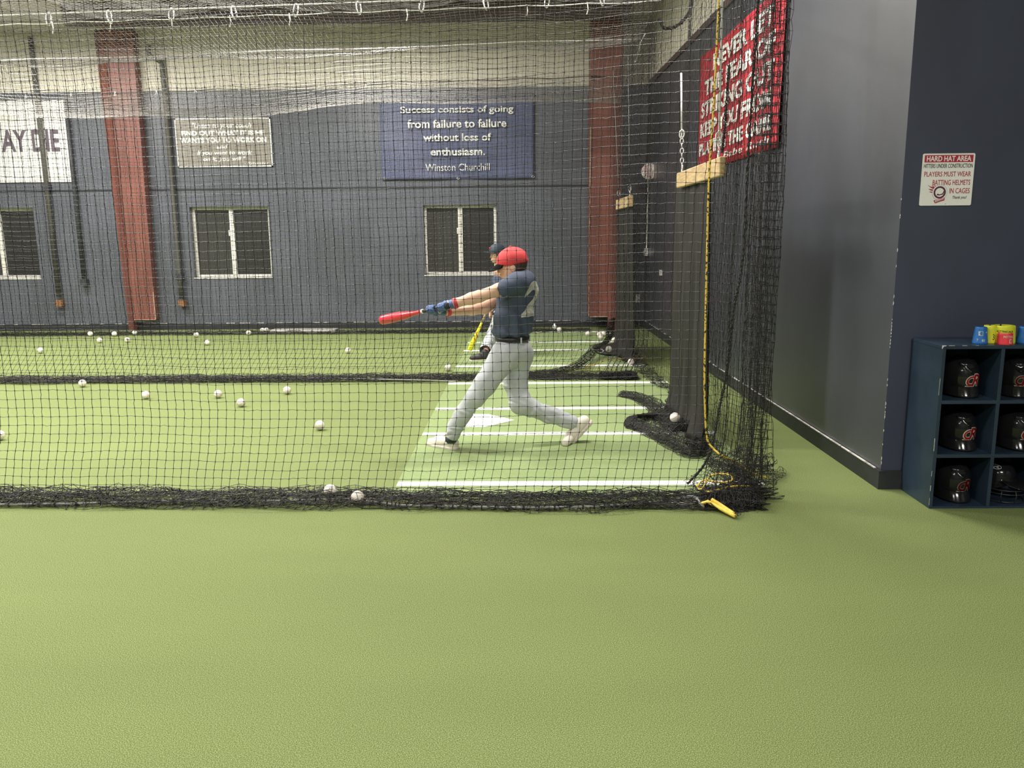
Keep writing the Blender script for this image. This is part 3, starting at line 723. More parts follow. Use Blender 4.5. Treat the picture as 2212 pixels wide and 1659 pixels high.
net_obj('net_hem', np.concatenate([last[None], hem_rows(last, yc_, HEM_Y, HEM_Z)]), 'net', front, r=.0018, knot=.0030)
net_obj('net_hem', hem_rows(last, yc_ - .02, HEM_Y[::-1][:18], HEM_Z[:18], drift=.05), 'net', front, r=.0018, knot=.0030)
net_obj('netting', P, 'net', front, r=.0015, knot=.0028)
rp = [G(px, py, .02) for px, py in [(-300, 1092), (0, 1090), (200, 1087), (430, 1080), (600, 1082), (730, 1078), (800, 1083), (870, 1091), (1000, 1094), (1120, 1096), (1250, 1095), (1340, 1091), (1420, 1084), (1480, 1078)]]
mb = MB(); mb.tube(spline(rp, 6), .0070, 8); mb.build('lead_rope', 'rope_grey', front, smooth=True)
sp = spline(rp, 12)
for i in range(4, len(sp) - 2, 3):
    p = sp[i]; mb = MB(); mb.tube([p + np.array([0, .012 * math.cos(t), .012 * math.sin(t)]) for t in np.linspace(0, 2 * PI, 7)[:-1]], .0038, 5, closed=True); mb.build('hem_tie', 'net', front)
# yellow and black edge rope, with its loops on the floor
yr = [PY(1556, -60, 4.36), PY(1553, 0, 4.36), PY(1541, 240, 4.36), PY(1531, 400, 4.36), PY(1526, 600, 4.36), PY(1522, 800, 4.37), PY(1523, 880, 4.38), PY(1527, 945, 4.38), PY(1540, 968, 4.36),
      PY(1562, 986, 4.34), G(1580, 993, .20), G(1600, 1004, .13), G(1622, 1020, .09), G(1642, 1027, .07), G(1656, 1032, .05)]
mb = MB(); mb.tube(spline(yr, 8), .0055, 7); mb.build('edge_rope', 'yellow_rope', front, smooth=True)
lp = [G(1505, 1048, .05), G(1512, 1058, .05), G(1522, 1048, .06), G(1532, 1030, .07), G(1552, 1024, .07), G(1575, 1026, .07), G(1582, 1036, .06), G(1570, 1042, .05), G(1545, 1041, .06), G(1520, 1038, .06), G(1508, 1050, .06), G(1516, 1058, .05), G(1535, 1062, .06), G(1560, 1055, .06), G(1590, 1050, .06), G(1620, 1050, .05)]
mb = MB(); mb.tube(spline(lp, 7), .0052, 7); mb.build('edge_rope', 'yellow_rope', front, smooth=True)
st = [[G(1527, 1083, .05), G(1545, 1092, .035), G(1565, 1103, .025), G(1588, 1115, .018)], [G(1537, 1079, .06), G(1552, 1088, .045), G(1570, 1100, .03), G(1585, 1110, .02)]]
mb = MB()
for s_ in st: mb.tube(spline(s_, 5), .011, 8)
mb.tube([G(1512, 1088, .03), G(1522, 1086, .04), G(1530, 1083, .05)], .009, 7)
mb.build('strap', 'yellow_strap', front, smooth=True)
cc = G(1483, 1086, .015); lpg = [cc + np.array([.062 * math.cos(t) , .046 * math.sin(t), .012 + .010 * math.sin(t + 1)]) for t in np.linspace(0, 2 * PI, 25)[:-1]]
mb = MB(); mb.tube(lpg, .0085, 9, closed=True); mb.tube(spline([G(1497, 1072, .03), G(1507, 1080, .04), G(1514, 1090, .03), G(1520, 1094, .02)], 5), .008, 8); mb.build('rope_loop', 'rope_grey', front, smooth=True)
mb = MB(); mb.tube([G(1425, 1086, .012), G(1500, 1086, .012), G(1582, 1086, .012)], .003, 6); mb.build('ground_cable', 'cable', front, smooth=True)
# braided seams in the bunched corner
def braid(pts, rad, turns, n=3, tw=.0035):
    sp = np.array(spline(pts, 14)); mb = MB(); T = unit(np.gradient(sp, axis=0)); ref = np.array([.2, 1, .1]); A = unit(np.cross(T, ref)); B = np.cross(T, A); s = np.linspace(0, 1, len(sp))
    for q in range(n):
        ph = 2 * PI * q / n + s * turns * 2 * PI; jit = 1 + RNG.normal(0, .25, len(sp))
        mb.tube(sp + rad * jit[:, None] * (np.cos(ph)[:, None] * A + np.sin(ph)[:, None] * B), tw, 5)
    return mb
braid([PY(1640, -40, 4.40), PY(1630, 120, 4.40), PY(1617, 330, 4.40), PY(1606, 550, 4.40), PY(1585, 672, 4.42), PY(1571, 795, 4.44), PY(1554, 882, 4.44), PY(1536, 970, 4.43), PY(1515, 1012, 4.43), PY(1485, 1045, 4.45)], .0065, 46, 4, .0030).build('seam', 'net', front)
braid([PY(1575, 140, 5.0), PY(1566, 270, 5.0), PY(1560, 330, 5.0)], .008, 10, 4, .0032).build('seam', 'net', front)
# crumpled net spread on the floor at the corner
A_, B_, C_, D_ = G(1478, 1050), G(1588, 1010), G(1698, 1026), G(1590, 1127)
n1, n2 = 34, 28
u, v = np.meshgrid(np.linspace(0, 1, n1), np.linspace(0, 1, n2), indexing='ij')
e = lambda a: a[..., None]
Pq = e((1 - u) * (1 - v)) * A_ + e(u * (1 - v)) * B_ + e(u * v) * C_ + e((1 - u) * v) * D_
Pq[..., 0] += wobble(u.shape, .016, 1); Pq[..., 1] += wobble(u.shape, .018, 1)
Pq[..., 2] = .014 + np.abs(wobble(u.shape, .017, 1)) + .10 * np.exp(-((u - .45) ** 2 + (v - .12) ** 2) / .05) + .05 * np.exp(-((u - .85) ** 2 + (v - .6) ** 2) / .02)
net_obj('net_hem', Pq, 'net', front, r=.0014, knot=.0024)
A_, B_, C_, D_ = G(1530, 1040), G(1600, 1000), G(1680, 1024), G(1615, 1060)
n1, n2 = 26, 24
u, v = np.meshgrid(np.linspace(0, 1, n1), np.linspace(0, 1, n2), indexing='ij')
Pq = e((1 - u) * (1 - v)) * A_ + e(u * (1 - v)) * B_ + e(u * v) * C_ + e((1 - u) * v) * D_
Pq[..., 0] += wobble(u.shape, .02, 1); Pq[..., 1] += wobble(u.shape, .02, 1)
Pq[..., 2] = .05 + np.abs(wobble(u.shape, .03, 1)) + .05 * (1 - v)
net_obj('net_hem', Pq, 'net', front, r=.0014, knot=.0024)

# --- end net behind the hitters, running away from us -------------------------
end = thing('cage_net', 'black net closing the plate end of the cages, seen edge on', 'net', (1.3, 8.0, 0))
ys = np.concatenate([np.linspace(4.40, 4.68, 46), np.arange(4.70, 12.3, S)])
zs2 = np.arange(3.70, .04, -S)
Yg, Zg = np.meshgrid(ys, zs2)
fold = 1 - smooth01((Yg - 4.60) / .2)
Xg = 1.30 + .005 * np.sin(2 * PI * Yg / .9 + .6 * Zg) + .03 * np.sin(1.0 * Yg) + .055 * fold * np.sin(np.arange(len(ys))[None] * .85 + .6 * Zg) + .02 * fold
Xg += .05 * smooth01(1 - Zg / .8) * fold * np.sin(np.arange(len(ys))[None] * 1.1)
Zg2 = Zg - .09 * np.exp(-((Yg - 7.5) / .45) ** 2) - .03 * np.abs(np.sin(PI * Yg / 1.2)); Xg += .10 * np.exp(-((Yg - 7.5) / .3) ** 2)
P = np.stack([Xg + wobble(Xg.shape, .004), Yg + wobble(Xg.shape, .004), np.maximum(Zg2 + wobble(Xg.shape, .004), .015)], -1)
net_obj('netting', P, 'net', end, fine=False, r=.0014)
sk = []
for k in range(7):
    q = P[-1].copy(); q[:, 0] += [-.03, -.07, -.10, -.06, 0, .05, .02][k] + RNG.normal(0, .015, len(ys)); q[:, 1] += RNG.normal(0, .012, len(ys)); q[:, 2] = .012 + np.abs(RNG.normal(0, .014, len(ys))); sk.append(q)
net_obj('net_hem', np.array([P[-1]] + sk), 'net', end, fine=False, r=.0021)
# rolled up hem: a thick roll of bunched mesh following a path on the turf
def net_roll(parent, pts, rad, around=13, per=7, m='net', r=.0017, squash=.6, name='net_roll'):
    sp = np.array(spline(pts, per)); T = unit(np.gradient(sp, axis=0)); A = unit(np.cross(T, np.array([0, 0, 1.]))); B = np.cross(A, T)
    rr = np.interp(np.linspace(0, 1, len(sp)), np.linspace(0, 1, len(rad)), rad)
    for lay in (1.0, .75, .45):
        th = np.linspace(0, 2 * PI, around + 1)
        Pm = sp[:, None] + lay * rr[:, None, None] * (np.cos(th)[None, :, None] * A[:, None] + squash * np.sin(th + lay)[None, :, None] * B[:, None])
        Pm += np.stack([wobble(Pm.shape[:2], .17, 1) for _ in range(3)], -1) * rr[:, None, None]
        Pm[..., 2] = np.maximum(Pm[..., 2], .008)
        net_obj(name, Pm, m, parent, fine=False, r=r)
net_roll(end, [G(1520, 950, .05), G(1500, 972, .05), G(1462, 958, .045), G(1420, 938, .04), G(1385, 922, .04), G(1362, 912, .045), G(1366, 902, .05), G(1400, 898, .04), G(1440, 900, .045), G(1470, 912, .05)], [.05, .075, .06, .055, .05, .05, .045, .045, .05, .05], 15, 8)
A_, B_, C_, D_ = G(1365, 915), G(1390, 900), G(1530, 930), G(1500, 970)
u, v = np.meshgrid(np.linspace(0, 1, 12), np.linspace(0, 1, 24), indexing='ij')
Pq = e((1 - u) * (1 - v)) * A_ + e(u * (1 - v)) * B_ + e(u * v) * C_ + e((1 - u) * v) * D_
Pq[..., 0] += wobble(u.shape, .014); Pq[..., 1] += wobble(u.shape, .014); Pq[..., 2] = .012 + np.abs(wobble(u.shape, .012))
net_obj('net_hem', Pq, 'net', end, r=.0018)
net_roll(end, [G(1470, 925, .06), G(1452, 915, .06), G(1430, 893, .06), G(1408, 872, .05), G(1375, 856, .04), G(1340, 850, .035)], [.08, .085, .075, .06, .045, .035], 14, 8)

# --- dividing net between the two cages --------------------------------------
div = thing('cage_net', 'black dividing net between the batter and the far cage', 'net', (-2, 8.38, 0))
def hang_net(parent, x0, x1, y0, ztop, zslope, gather, r, knot, fine, hemn, lean, m='net'):
    xs = np.concatenate([np.arange(x0, x1, S), np.linspace(x1 + .02, x1 + gather[0], gather[1])]) if gather else np.arange(x0, x1, S)
    rows = int(3.62 / S); t = np.linspace(0, 1, rows)
    Xg, Tg = np.meshgrid(xs, t)
    zt = ztop + zslope * Xg - .03 * np.abs(np.sin(PI * Xg / .6)) ** 1.5
    Zg = zt * (1 - Tg) + .02 * Tg
    fold = smooth01((Xg - x1) / .05) if gather else 0 * Xg
    col_i = np.arange(len(xs))[None]
    Yg = y0 + .03 * np.sin(1.1 * Xg + .7 * Zg) + .014 * np.sin(4.1 * Xg + Zg) + fold * (.08 * np.sin(col_i * .85 + .5 * Zg))
    low = smooth01(1 - Zg / .55)
    Xw = Xg - lean * low ** 2 + .01 * np.sin(2.2 * Zg + Xg)
    Zg = Zg + .012 * np.sin(1.9 * Xg + 1.2 * Zg) * (1 - Tg)
    P = np.stack([Xw + wobble(Xg.shape, .003, 1), Yg + wobble(Xg.shape, .004, 1) - .10 * low ** 2, np.maximum(Zg + wobble(Xg.shape, .003, 1), .014)], -1)
    net_obj('netting', P, m, parent, fine=fine, r=r, knot=knot)
    net_obj('net_hem', np.concatenate([P[-1][None], hem_rows(P[-1], y0 - .09, np.array(HEM_Y[:hemn]) * 1.05, np.array(HEM_Z[:hemn]), jit=.009)]), m, parent, fine=False, r=r * 1.3)
    net_obj('net_hem', hem_rows(P[-1], y0 - .10, np.array(HEM_Y[::-1][:hemn]), np.array(HEM_Z[:hemn]), jit=.009), m, parent, fine=False, r=r * 1.3)
    return P
hang_net(div, -6.6, .92, 8.42, 3.72, .022, (.36, 50), .0015, .0032, True, 20, .16)
mb = MB(); mb.tube(spline([G(px, py, .03) for px, py in [(-300, 818), (0, 818), (250, 817), (600, 816), (900, 821), (990, 824)]], 6), .006, 8); mb.build('lead_rope', 'rope_grey', div, smooth=True)
net_roll(div, [PY(1322, 690, 9.3), G(1312, 735, .25), G(1288, 752, .12), G(1255, 785, .08), G(1215, 800, .06), G(1160, 806, .05), G(1120, 812, .04)], [.05, .06, .06, .05, .045, .04, .03], 12, 8)
mb = MB(); mb.tube(spline([G(1235, 791, .03), G(1275, 790, .05), G(1310, 778, .08), G(1340, 776, .05), G(1384, 768, .04), G(1393, 772, .04), G(1360, 777, .04)], 7), .006, 6); mb.build('edge_rope', 'yellow_rope', div, smooth=True)
mb = MB(); mb.tube(spline([G(1150, 800, .02), G(1240, 799, .02), G(1340, 797, .02)], 5), .004, 6); mb.build('edge_rope', 'yellow_rope', div, smooth=True)

far = thing('cage_net', 'black net at the back of the far cage, close to the wall', 'net', (-3, 12.45, 0))
hang_net(far, -9.4, 1.05, 12.45, 3.70, .020, None, .0015, .003, False, 12, .10)

# --- roof nets sagging between the cables ------------------------------------
def roof_net(label, x0, x1, y0, y1, f, m, r):
    root = thing('roof_net', label, 'net', ((x0 + x1) / 2, (y0 + y1) / 2, f(-3., y0)))
    xs = np.arange(x0, x1, S); ys = np.arange(y0, y1 + .01, S)
    Yg, Xg = np.meshgrid(ys, xs)
    Zg = f(Xg, Yg) + .025 * np.sin(2.3 * Xg + 1.7 * Yg) + wobble(Xg.shape, .004, 1)
    net_obj('netting', np.stack([Xg + wobble(Xg.shape, .004, 1), Yg + .02 * np.sin(3 * Xg), Zg], -1), m, root, fine=False, r=r)
    return root
ZC = lambda x, y: 3.72 + .021 * x                        # height of the cables
Y1, Y2, Y3 = 8.42, 10.3, 12.45
def f_far(x, y):
    z0 = ZC(x, y) - .05
    t1 = np.clip((y - Y1) / (Y2 - Y1), 0, 1); t2 = np.clip((y - Y2) / (Y3 - Y2), 0, 1)
    s1 = np.sin(PI * t1); s2 = np.sin(PI * t2 ** .75)
    return z0 - s1 * (.15 + .03 * np.abs(np.sin(PI * x / 1.2))) - s2 * (.50 + .05 * np.sin(1.1 * x))
def f_near(x, y):
    t = np.clip((y - 4.5) / (Y1 - 4.5), 0, 1)
    return ZC(x, y) - .02 - np.sin(PI * t) ** 1.0 * .10 - .03 * np.abs(np.sin(PI * x / .6)) * (t > .6)
roof_net('grey looking roof net sagging over the far cage', -8.6, 1.3, Y1, Y3, f_far, 'net_grey', .0019)
roof_net('roof net above the batter, its edge along the top of the photo', -5.6, 1.3, 6.2, Y1, f_near, 'net_grey', .0018)

roofs = [o for o in col.objects if o.name.startswith('roof_net') and o.parent is None]
braid([PY(1500, -30, 8.2), PY(1494, 10, 8.2), PY(1480, 40, 8.2), PY(1458, 58, 8.2), PY(1434, 60, 8.2), PY(1424, 40, 8.2)], .012, 20, 4, .005).build('seam', 'net', roofs[-1])
# --- cables with their clips -------------------------------------------------
def carabiner(p, h, tilt):
    mb = MB(); w = h * .32
    pts = [p + np.array([w * math.cos(t) * .5 + tilt * math.sin(t) * h * .5, .01 * math.cos(t), -h / 2 + math.sin(t) * h / 2]) for t in np.linspace(0, 2 * PI, 15)[:-1]]
    return mb.tube(pts, .0075, 6, closed=True)
cab = thing('support_cable', 'taut steel cable with spring clips above the dividing net', 'cable', (-2, Y1, 3.7))
xs = np.linspace(-8.6, 1.9, 30)
mb = MB(); mb.tube([(x, Y1, ZC(x, 0) + .01) for x in xs], .0085, 8); mb.build('wire', 'cable', cab, smooth=True)
mb = MB(); mb.tube([(x, Y1 - .01, ZC(x, 0) - .075 - .012 * abs(math.sin(PI * x / .62))) for x in np.linspace(-8.6, 1.3, 150)], .006, 6); mb.build('net_rope', 'cable', cab, smooth=True)
for i, px in enumerate([105, 237, 371, 506, 640, 776, 912, 1050, 1182, 1300]):
    x = PY(px, 40, Y1)[0]
    carabiner(np.array([x, Y1, ZC(x, 0) + .022]), .125, .12 * (-1) ** i).build('spring_clip', 'steel', cab, smooth=True)
for px in (112, 236, 369, 496, 624, 877, 1135, 1265):
    x = PY(px + 3, 55, Y1)[0]
    mb = MB(); mb.tube([(x, Y1 - .02, ZC(x, 0) - .07), (x + .008, Y1 - .02, ZC(x, 0) - .13), (x - .004, Y1 - .02, ZC(x, 0) - .18)], .006, 5); mb.build('cable_tie', 'cable', cab)
cab = thing('support_cable', 'thin white cable crossing in front of the pale insulation', 'cable', (-2, Y2, 3.7))
mb = MB(); mb.tube([(x, Y2, ZC(x, 0) + .005 - .02 * abs(math.sin(PI * x / 3))) for x in np.linspace(-8.6, 1.75, 40)], .0065, 6); mb.build('wire', 'cable', cab, smooth=True)
x = PY(1388, 93, Y2)[0]
mb = MB(); mb.tube(spline([(x + .03, Y2, 3.80), (x, Y2, 3.74), (x - .03, Y2, 3.68), (x - .06, Y2 - .05, 3.55), (x - .10, Y2 - .1, 3.45)], 5), .012, 6); mb.build('turnbuckle', 'steel', cab, smooth=True)
cab = thing('support_cable', 'thin top rope of the rearmost net with small white ties', 'cable', (-3, Y3, 3.6))
mb = MB(); mb.tube([(x, Y3 + .01, ZC(x, 0) - .03 - .02 * abs(math.sin(PI * x / .9))) for x in np.linspace(-9.2, 1.3, 90)], .006, 6); mb.build('net_rope', 'black_trim', cab, smooth=True)
for k in range(11):
    x = -7.9 + k * .62 + rnd.uniform(-.06, .06); z = ZC(x, 0) - .03
    mb = MB(); mb.tube([(x - .012, Y3 - .01, z - .05), (x, Y3 - .01, z + .01), (x + .012, Y3 - .01, z - .05)], .005, 5); mb.build('cable_tie', 'cable', cab)

# ================================================================== backstops behind each plate
def chain(p, q, link_len=.045, r=.004):
    p, q = np.array(p, float), np.array(q, float); L = np.linalg.norm(q - p); T = (q - p) / L; n = max(2, int(L / (link_len * .78)))
    A = unit(np.cross(T, np.array([.3, 1, .1]))); B = np.cross(T, A); mb = MB()
    for i in range(n):
        c = p + (q - p) * (i + .5) / n; w = A if i % 2 else B
        mb.tube([c + T * (link_len / 2 * math.cos(t)) + w * (link_len * .28 * math.sin(t)) for t in np.linspace(0, 2 * PI, 11)[:-1]], r, 5, closed=True)
    return mb
def backstop(label, xb, y0, y1, zb, bh, hangers, sheet_y, curl, wire_r=.007):
    root = thing('hanging_backstop', label, 'backstop', (xb, (y0 + y1) / 2, 0))
    mb = MB(); mb.box((xb - .02, y0, zb - bh), (xb + .02, y1, zb)); bevel(mb.build('top_board', 'wood', root), .008)
    nz, ny = 46, 60; V, U = np.meshgrid(np.linspace(0, 1, nz), np.linspace(0, 1, ny), indexing='ij')
    yy = sheet_y[0] + (sheet_y[1] - sheet_y[0]) * U
    zz = (zb - bh * .5) * (1 - V) + .02 * V
    xx = xb + .024 + .022 * np.sin(U * 26 + .8 * V) * (.3 + V) + .02 * np.sin(U * 9 + 1) * V + .01 * np.sin(U * 61) 
    xx = xx - curl * np.clip((V - .86) / .14, 0, 1) ** 2
    zz = np.maximum(zz, .012 + .012 * np.abs(np.sin(U * 20)))
    mb = MB(); mb.grid(np.stack([xx, yy, zz], -1), (.004, 0, 0)); mb.build('mat_sheet', 'vinyl', root, smooth=True)
    for yh, ztop, dx, dy, chain_len in hangers:
        p = np.array([xb, yh, zb + .03]); q = np.array([xb + dx, yh + dy, ztop]); L = np.linalg.norm(q - p); t = chain_len / L
        m_ = p + (q - p) * t
        ch = chain(p, m_).build('chain', 'steel', root, smooth=True)
        wm = 'white' if wire_r > .005 else 'rope_grey'; mb = MB(); mb.tube([m_, q], wire_r, 7); mb.tube([m_ + np.array([.018 * math.cos(a), 0, .03 * math.sin(a)]) for a in np.linspace(0, 2 * PI, 12)[:-1]], .006, 6, closed=True); mb.build('hanging_wire', wm, root, smooth=True)
        mb = MB(); mb.tube([p + np.array([.0, .016 * math.cos(a), -.005 + .026 * math.sin(a)]) for a in np.linspace(0, 2 * PI, 10)[:-1]], .006, 6, closed=True); mb.build('eye_hook', 'steel', root, smooth=True)
    return root
xb = 1.20
q = PY(1467, 373, 6.5); yA = xb / ((q[0]) / 6.5); q2 = PY(1562, 339, 4.9); yN = xb / (q2[0] / 4.9)
zA = PY(1467, 373, yA)[2]; zN = PY(1562, 339, yN)[2]
yC1 = yA - .12; zt1 = PY(1451, 150, yC1)[2]
backstop('wooden board on chains holding a dark backstop sheet behind the batter', xb, yN, yA, (zA + zN) / 2, .115,
         [(yC1, zt1, -.0, .15, .26), (yN + .12, 3.55, .0, .1, .10)], (yN + .46, yA + .26), .05)
xb2 = 1.16
q = PY(1334, 432, 10.5); yA2 = xb2 / (q[0] / 10.5); q = PY(1364, 424, 9.2); yN2 = xb2 / (q[0] / 9.2)
z2 = PY(1336, 432, yA2)[2]
root = backstop('far wooden board with its dark backstop sheet, half hidden by bunched net', xb2, yN2, yA2, z2, .12,
         [(yA2 - .15, 3.45, -.06, .3, .05), (yN2 + .15, 3.40, -.02, .2, .05)], (yN2 + .05, yA2 + .1), .05, .004)
# its folded tail lying on the turf
cpt = G(1312, 757); 
mb = MB(); pts = [G(1282, 757, .03), G(1290, 752, .04), G(1310, 748, .05), G(1330, 744, .07), G(1345, 735, .10), G(1352, 760, .05), G(1338, 768, .02), G(1310, 768, .015), G(1292, 764, .02)]
mb.prism([p for p in pts], (0, 0, .03)); bevel(mb.build('sheet_tail', 'vinyl_black', root), .012, 3)
g0 = G(1297, 758, .075); mb = MB(); mb.tube([g0 + np.array([.035 * math.cos(t), .02 * math.sin(t), .02 * math.sin(t)]) for t in np.linspace(0, 2 * PI, 16)[:-1]], .007, 6, closed=True); mb.build('eyelet', 'steel', root, smooth=True)

# ================================================================== helmet cubbies on the right
YS0, YS1 = 4.275, 4.61
def zy(py): return PY(2070, py, YS0)[2]
xl = (PY(2036.5, 748, YS0)[0] + PY(2006.5, 1099, YS0)[0]) / 2; t = .019; cw = .2885
ztop, s1, s2, s3 = zy(746.5), zy(865.5), zy(982), zy(1094.5)
NC = 3
xr = xl + t + NC * (cw + t)
shelf = thing('cubby_shelf', 'dark navy open cubby shelf holding black helmets against the wall', 'shelf', ((xl + xr) / 2, (YS0 + YS1) / 2, 0))
def board(name, lo, hi, m='cabinet'):
    mb = MB(); mb.box(lo, hi); return bevel(mb.build(name, m, shelf), .0016, 2)
board('side_panel', (xl, YS0, 0), (xl + t, YS1, ztop - t)); board('side_panel', (xr - t, YS0, 0), (xr, YS1, ztop - t))
board('top_panel', (xl - .002, YS0 - .002, ztop - t), (xr + .002, YS1, ztop))
for z in (s1, s2, s3):
    board('shelf_board', (xl + t, YS0 + .001, z - t), (xr - t, YS1 - .008, z))
mb = MB()
for i in range(1, NC):
    x = xl + i * (cw + t)
    board('divider', (x, YS0 + .0004, s3), (x + t, YS1 - .008, ztop - t))
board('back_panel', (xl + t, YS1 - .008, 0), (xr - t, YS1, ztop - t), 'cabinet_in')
for z0, z1 in ((s2 + .02, s2 + .09), (.02, .06), (.10, .13), (s1 + .03, s1 + .12), (s2 - .12, s2 - .09)):
    mb = MB(); mb.box((xl - .0006, YS0 - .0006, z0), (xl + .0010, YS0 + .001, z1)); mb.build('worn_edge', 'scuff', shelf)
mb = MB(); mb.prism([(xl - .003, YS0 - .0028, ztop - .016), (xl + .004, YS0 - .0028, ztop - .004), (xl + .016, YS0 - .0028, ztop - .002), (xl + .016, YS0 - .0028, ztop + .0006), (xl - .003, YS0 - .0028, ztop + .0006)], (0, .004, 0)); mb.build('worn_edge', 'scuff', shelf)
for x0, x1 in ((.03, .06), (.10, .125), (.17, .185)):
    mb = MB(); mb.box((xl + x0, YS0 - .0026, ztop - .0008), (xl + x1, YS0, ztop + .0005)); mb.build('worn_edge', 'scuff', shelf)

def helmet_shell(ridge=True):
    f = Field((-.125, -.19, -.01), (.125, .155, .235), .0042)
    f.ell((0, .025, .112), (.086, .108, .098), k=.02); f.ell((0, .028, .078), (.087, .106, .090), k=.03); f.ell((0, .028, .135), (.080, .098, .075), k=.03)
    f.ell((.078, .045, .055), (.013, .055, .045), k=.02); f.ell((-.078, .045, .055), (.013, .055, .045), k=.02)
    f.plane((0, 0, .018), (0, .12, -1))
    if ridge:
        for q in (-1, 1):
            f.chain([(q * .040, -.005, .203), (q * .040, -.050, .180), (0, -.086, .140)], [.004, .0058, .0058], k=.006)
        f.ell((0, -.055, .185), (.022, .032, .008), frame((0, -.7, -.5), (0, 0, 1)), k=.012)
    return f
def bill_grid(rx0, ry0, z0, rx1, ry1, z1, cy=.02, half=1.72, th=.004):
    rows = []; A = np.linspace(-half, half, 41)
    for v in np.linspace(0, 1, 9):
        e_ = np.cos(A / half * PI / 2) ** .35
        rx = rx0 + (rx1 - rx0) * v ** .8 * e_; ry = ry0 + (ry1 - ry0) * v ** .8 * e_
        rows.append(np.stack([rx * np.sin(A), cy - ry * np.cos(A), z0 + (z1 - z0) * v + .016 * v * (1 - np.cos(A / half * PI / 2))], -1))
    mb = MB(); mb.grid(np.array(rows), (0, .003, -th)); return mb
bill_me = bill_grid(.0815, .098, .062, .0965, .128, .004).mesh('bill'); bill_me.materials.append(M['helmet']); bill_me.polygons.foreach_set('use_smooth', np.ones(len(bill_me.polygons), dtype=bool))
hel_me = helmet_shell().mesh('helmet_shell')
hel_me.materials.append(M['helmet']); hel_me.polygons.foreach_set('use_smooth', np.ones(len(hel_me.polygons), dtype=bool))
def decal_on(root_mesh, V, Fc, d, lift):
    bvh = BVHTree.FromPolygons([v.co.copy() for v in root_mesh.vertices], [tuple(p.vertices) for p in root_mesh.polygons]); dv = Vector(d).normalized(); out = []
    for p in V:
        h = bvh.ray_cast(Vector(p) - dv * .6, dv); out.append(tuple(h[0] - dv * lift) if h[0] is not None else tuple(p))
    return out
def script_R(bold, x0, x1, z0, z1):
    """swashed capital R: a C shaped swash overlapping an R"""
    mb = MB(); g = bold * .0
    text_on(mb, 'R', (0, -.3, 0), RT, UP, x0 + (x1 - x0) * .36 - g, x1 + g, z0 - g, z1 + g, bold=bold, shear=.22)
    text_on(mb, 'C', (0, -.3, 0), RT, UP, x0 - g, x0 + (x1 - x0) * .60 + g, z0 + (z1 - z0) * .05 - g, z0 + (z1 - z0) * .86 + g, bold=bold * .8, shear=.22)
    mb.box((x0 + (x1 - x0) * .02 , -.3, z0 - .000), (x0 + (x1 - x0) * .45, -.2995, z0 + (z1 - z0) * .07))
    V, Fc = subdiv_flat(mb.v, mb.f, .006); return V, Fc
def decal_mesh(name, V, Fc, lift, m):
    me = bpy.data.meshes.new(name); me.from_pydata(decal_on(hel_me, V, Fc, (0, 1, 0), lift), [], Fc); me.materials.append(M[m]); return me
b0 = (-.020, .058, .062, .126)
me_w = decal_mesh('logo_outline', *script_R(.085, b0[0] - .004, b0[1] + .004, b0[2] - .004, b0[3] + .004), .0012, 'helmet_white')
me_r = decal_mesh('logo', *script_R(.02, *b0), .0026, 'helmet_red')
mb = MB(); mb.tube([(.012 * math.cos(a) + .0, -.3, 0) for a in (0, 1)], .001, 4)
def place_helmet(x, y, z, rot, label):
    root = thing('batting_helmet', label, 'helmet', (x, y, z + .002), 'glossy black helmets in the cubbies')
    root.rotation_euler = (0, 0, rot)
    sh = bpy.data.objects.new('helmet_shell', hel_me); col.objects.link(sh); sh.parent = root
    bl_ = bpy.data.objects.new('bill', bill_me); col.objects.link(bl_); bl_.parent = root
    for n, me in (('logo', me_r), ('logo_outline', me_w)):
        o = bpy.data.objects.new(n, me); col.objects.link(o); o.parent = sh
    return root
c1 = xl + t + cw * .34; c2 = xl + 2 * t + cw * 1.36
HY = YS0 + .155
place_helmet(PY(2074, 850, HY)[0], HY, s1, .03, 'black helmet with red R in the top row, left cubby')
place_helmet(PY(2191, 850, HY)[0], HY, s1, -.32, 'black helmet turned aside in the top row, next to the frame edge')
place_helmet(PY(2069, 960, HY)[0], HY, s2, .02, 'black helmet with red R in the middle row, left cubby')
place_helmet(PY(2192, 958, HY)[0], HY, s2, .03, 'black helmet in the middle row, cut by the frame edge')
place_helmet(PY(2057, 1070, HY)[0], HY, s3, .02, 'black helmet with red R in the bottom row, left cubby')
# helmet with a wire face guard
hx = PY(2160, 1050, HY)[0]
root = thing('batting_helmet', 'black helmet with wire face guard and silver oval logo, bottom row', 'helmet', (hx, HY, s3 + .002), 'glossy black helmets in the cubbies')
f = Field((hx - .13, HY - .15, s3), (hx + .17, HY + .14, s3 + .25), .0045)
f.ell((hx - .01, HY + .02, s3 + .135), (.088, .095, .082), k=.02); f.ell((hx - .02, HY + .025, s3 + .085), (.080, .088, .075), k=.03)
f.plane((hx, HY, s3 + .07), (.3, -.3, -1))
f.ell((hx + .045, HY - .055, s3 + .105), (.080, .090, .008), frame((.62, -.75, -.30), (0, 0, 1)), k=.012)
f.build('helmet_shell', 'helmet', root)
mb = MB()
gx, gy = hx + .012, HY - .02
def arc(r, z, a0, a1, n=14): return [(gx + r * math.cos(a), gy + r * math.sin(a), z) for a in np.linspace(a0, a1, n)]
for r, z in ((.105, s3 + .074), (.112, s3 + .055), (.100, s3 + .008)): mb.tube(arc(r, z, -2.9, .55), .0026, 6)
for a in (-2.2, -1.55, -.9, -.25): mb.tube([(gx + r * math.cos(a), gy + r * math.sin(a), z) for r, z in ((.105, s3 + .075), (.114, s3 + .05), (.112, s3 + .03), (.100, s3 + .008))], .0026, 6)
mb.build('face_guard', 'wire', root, smooth=True)
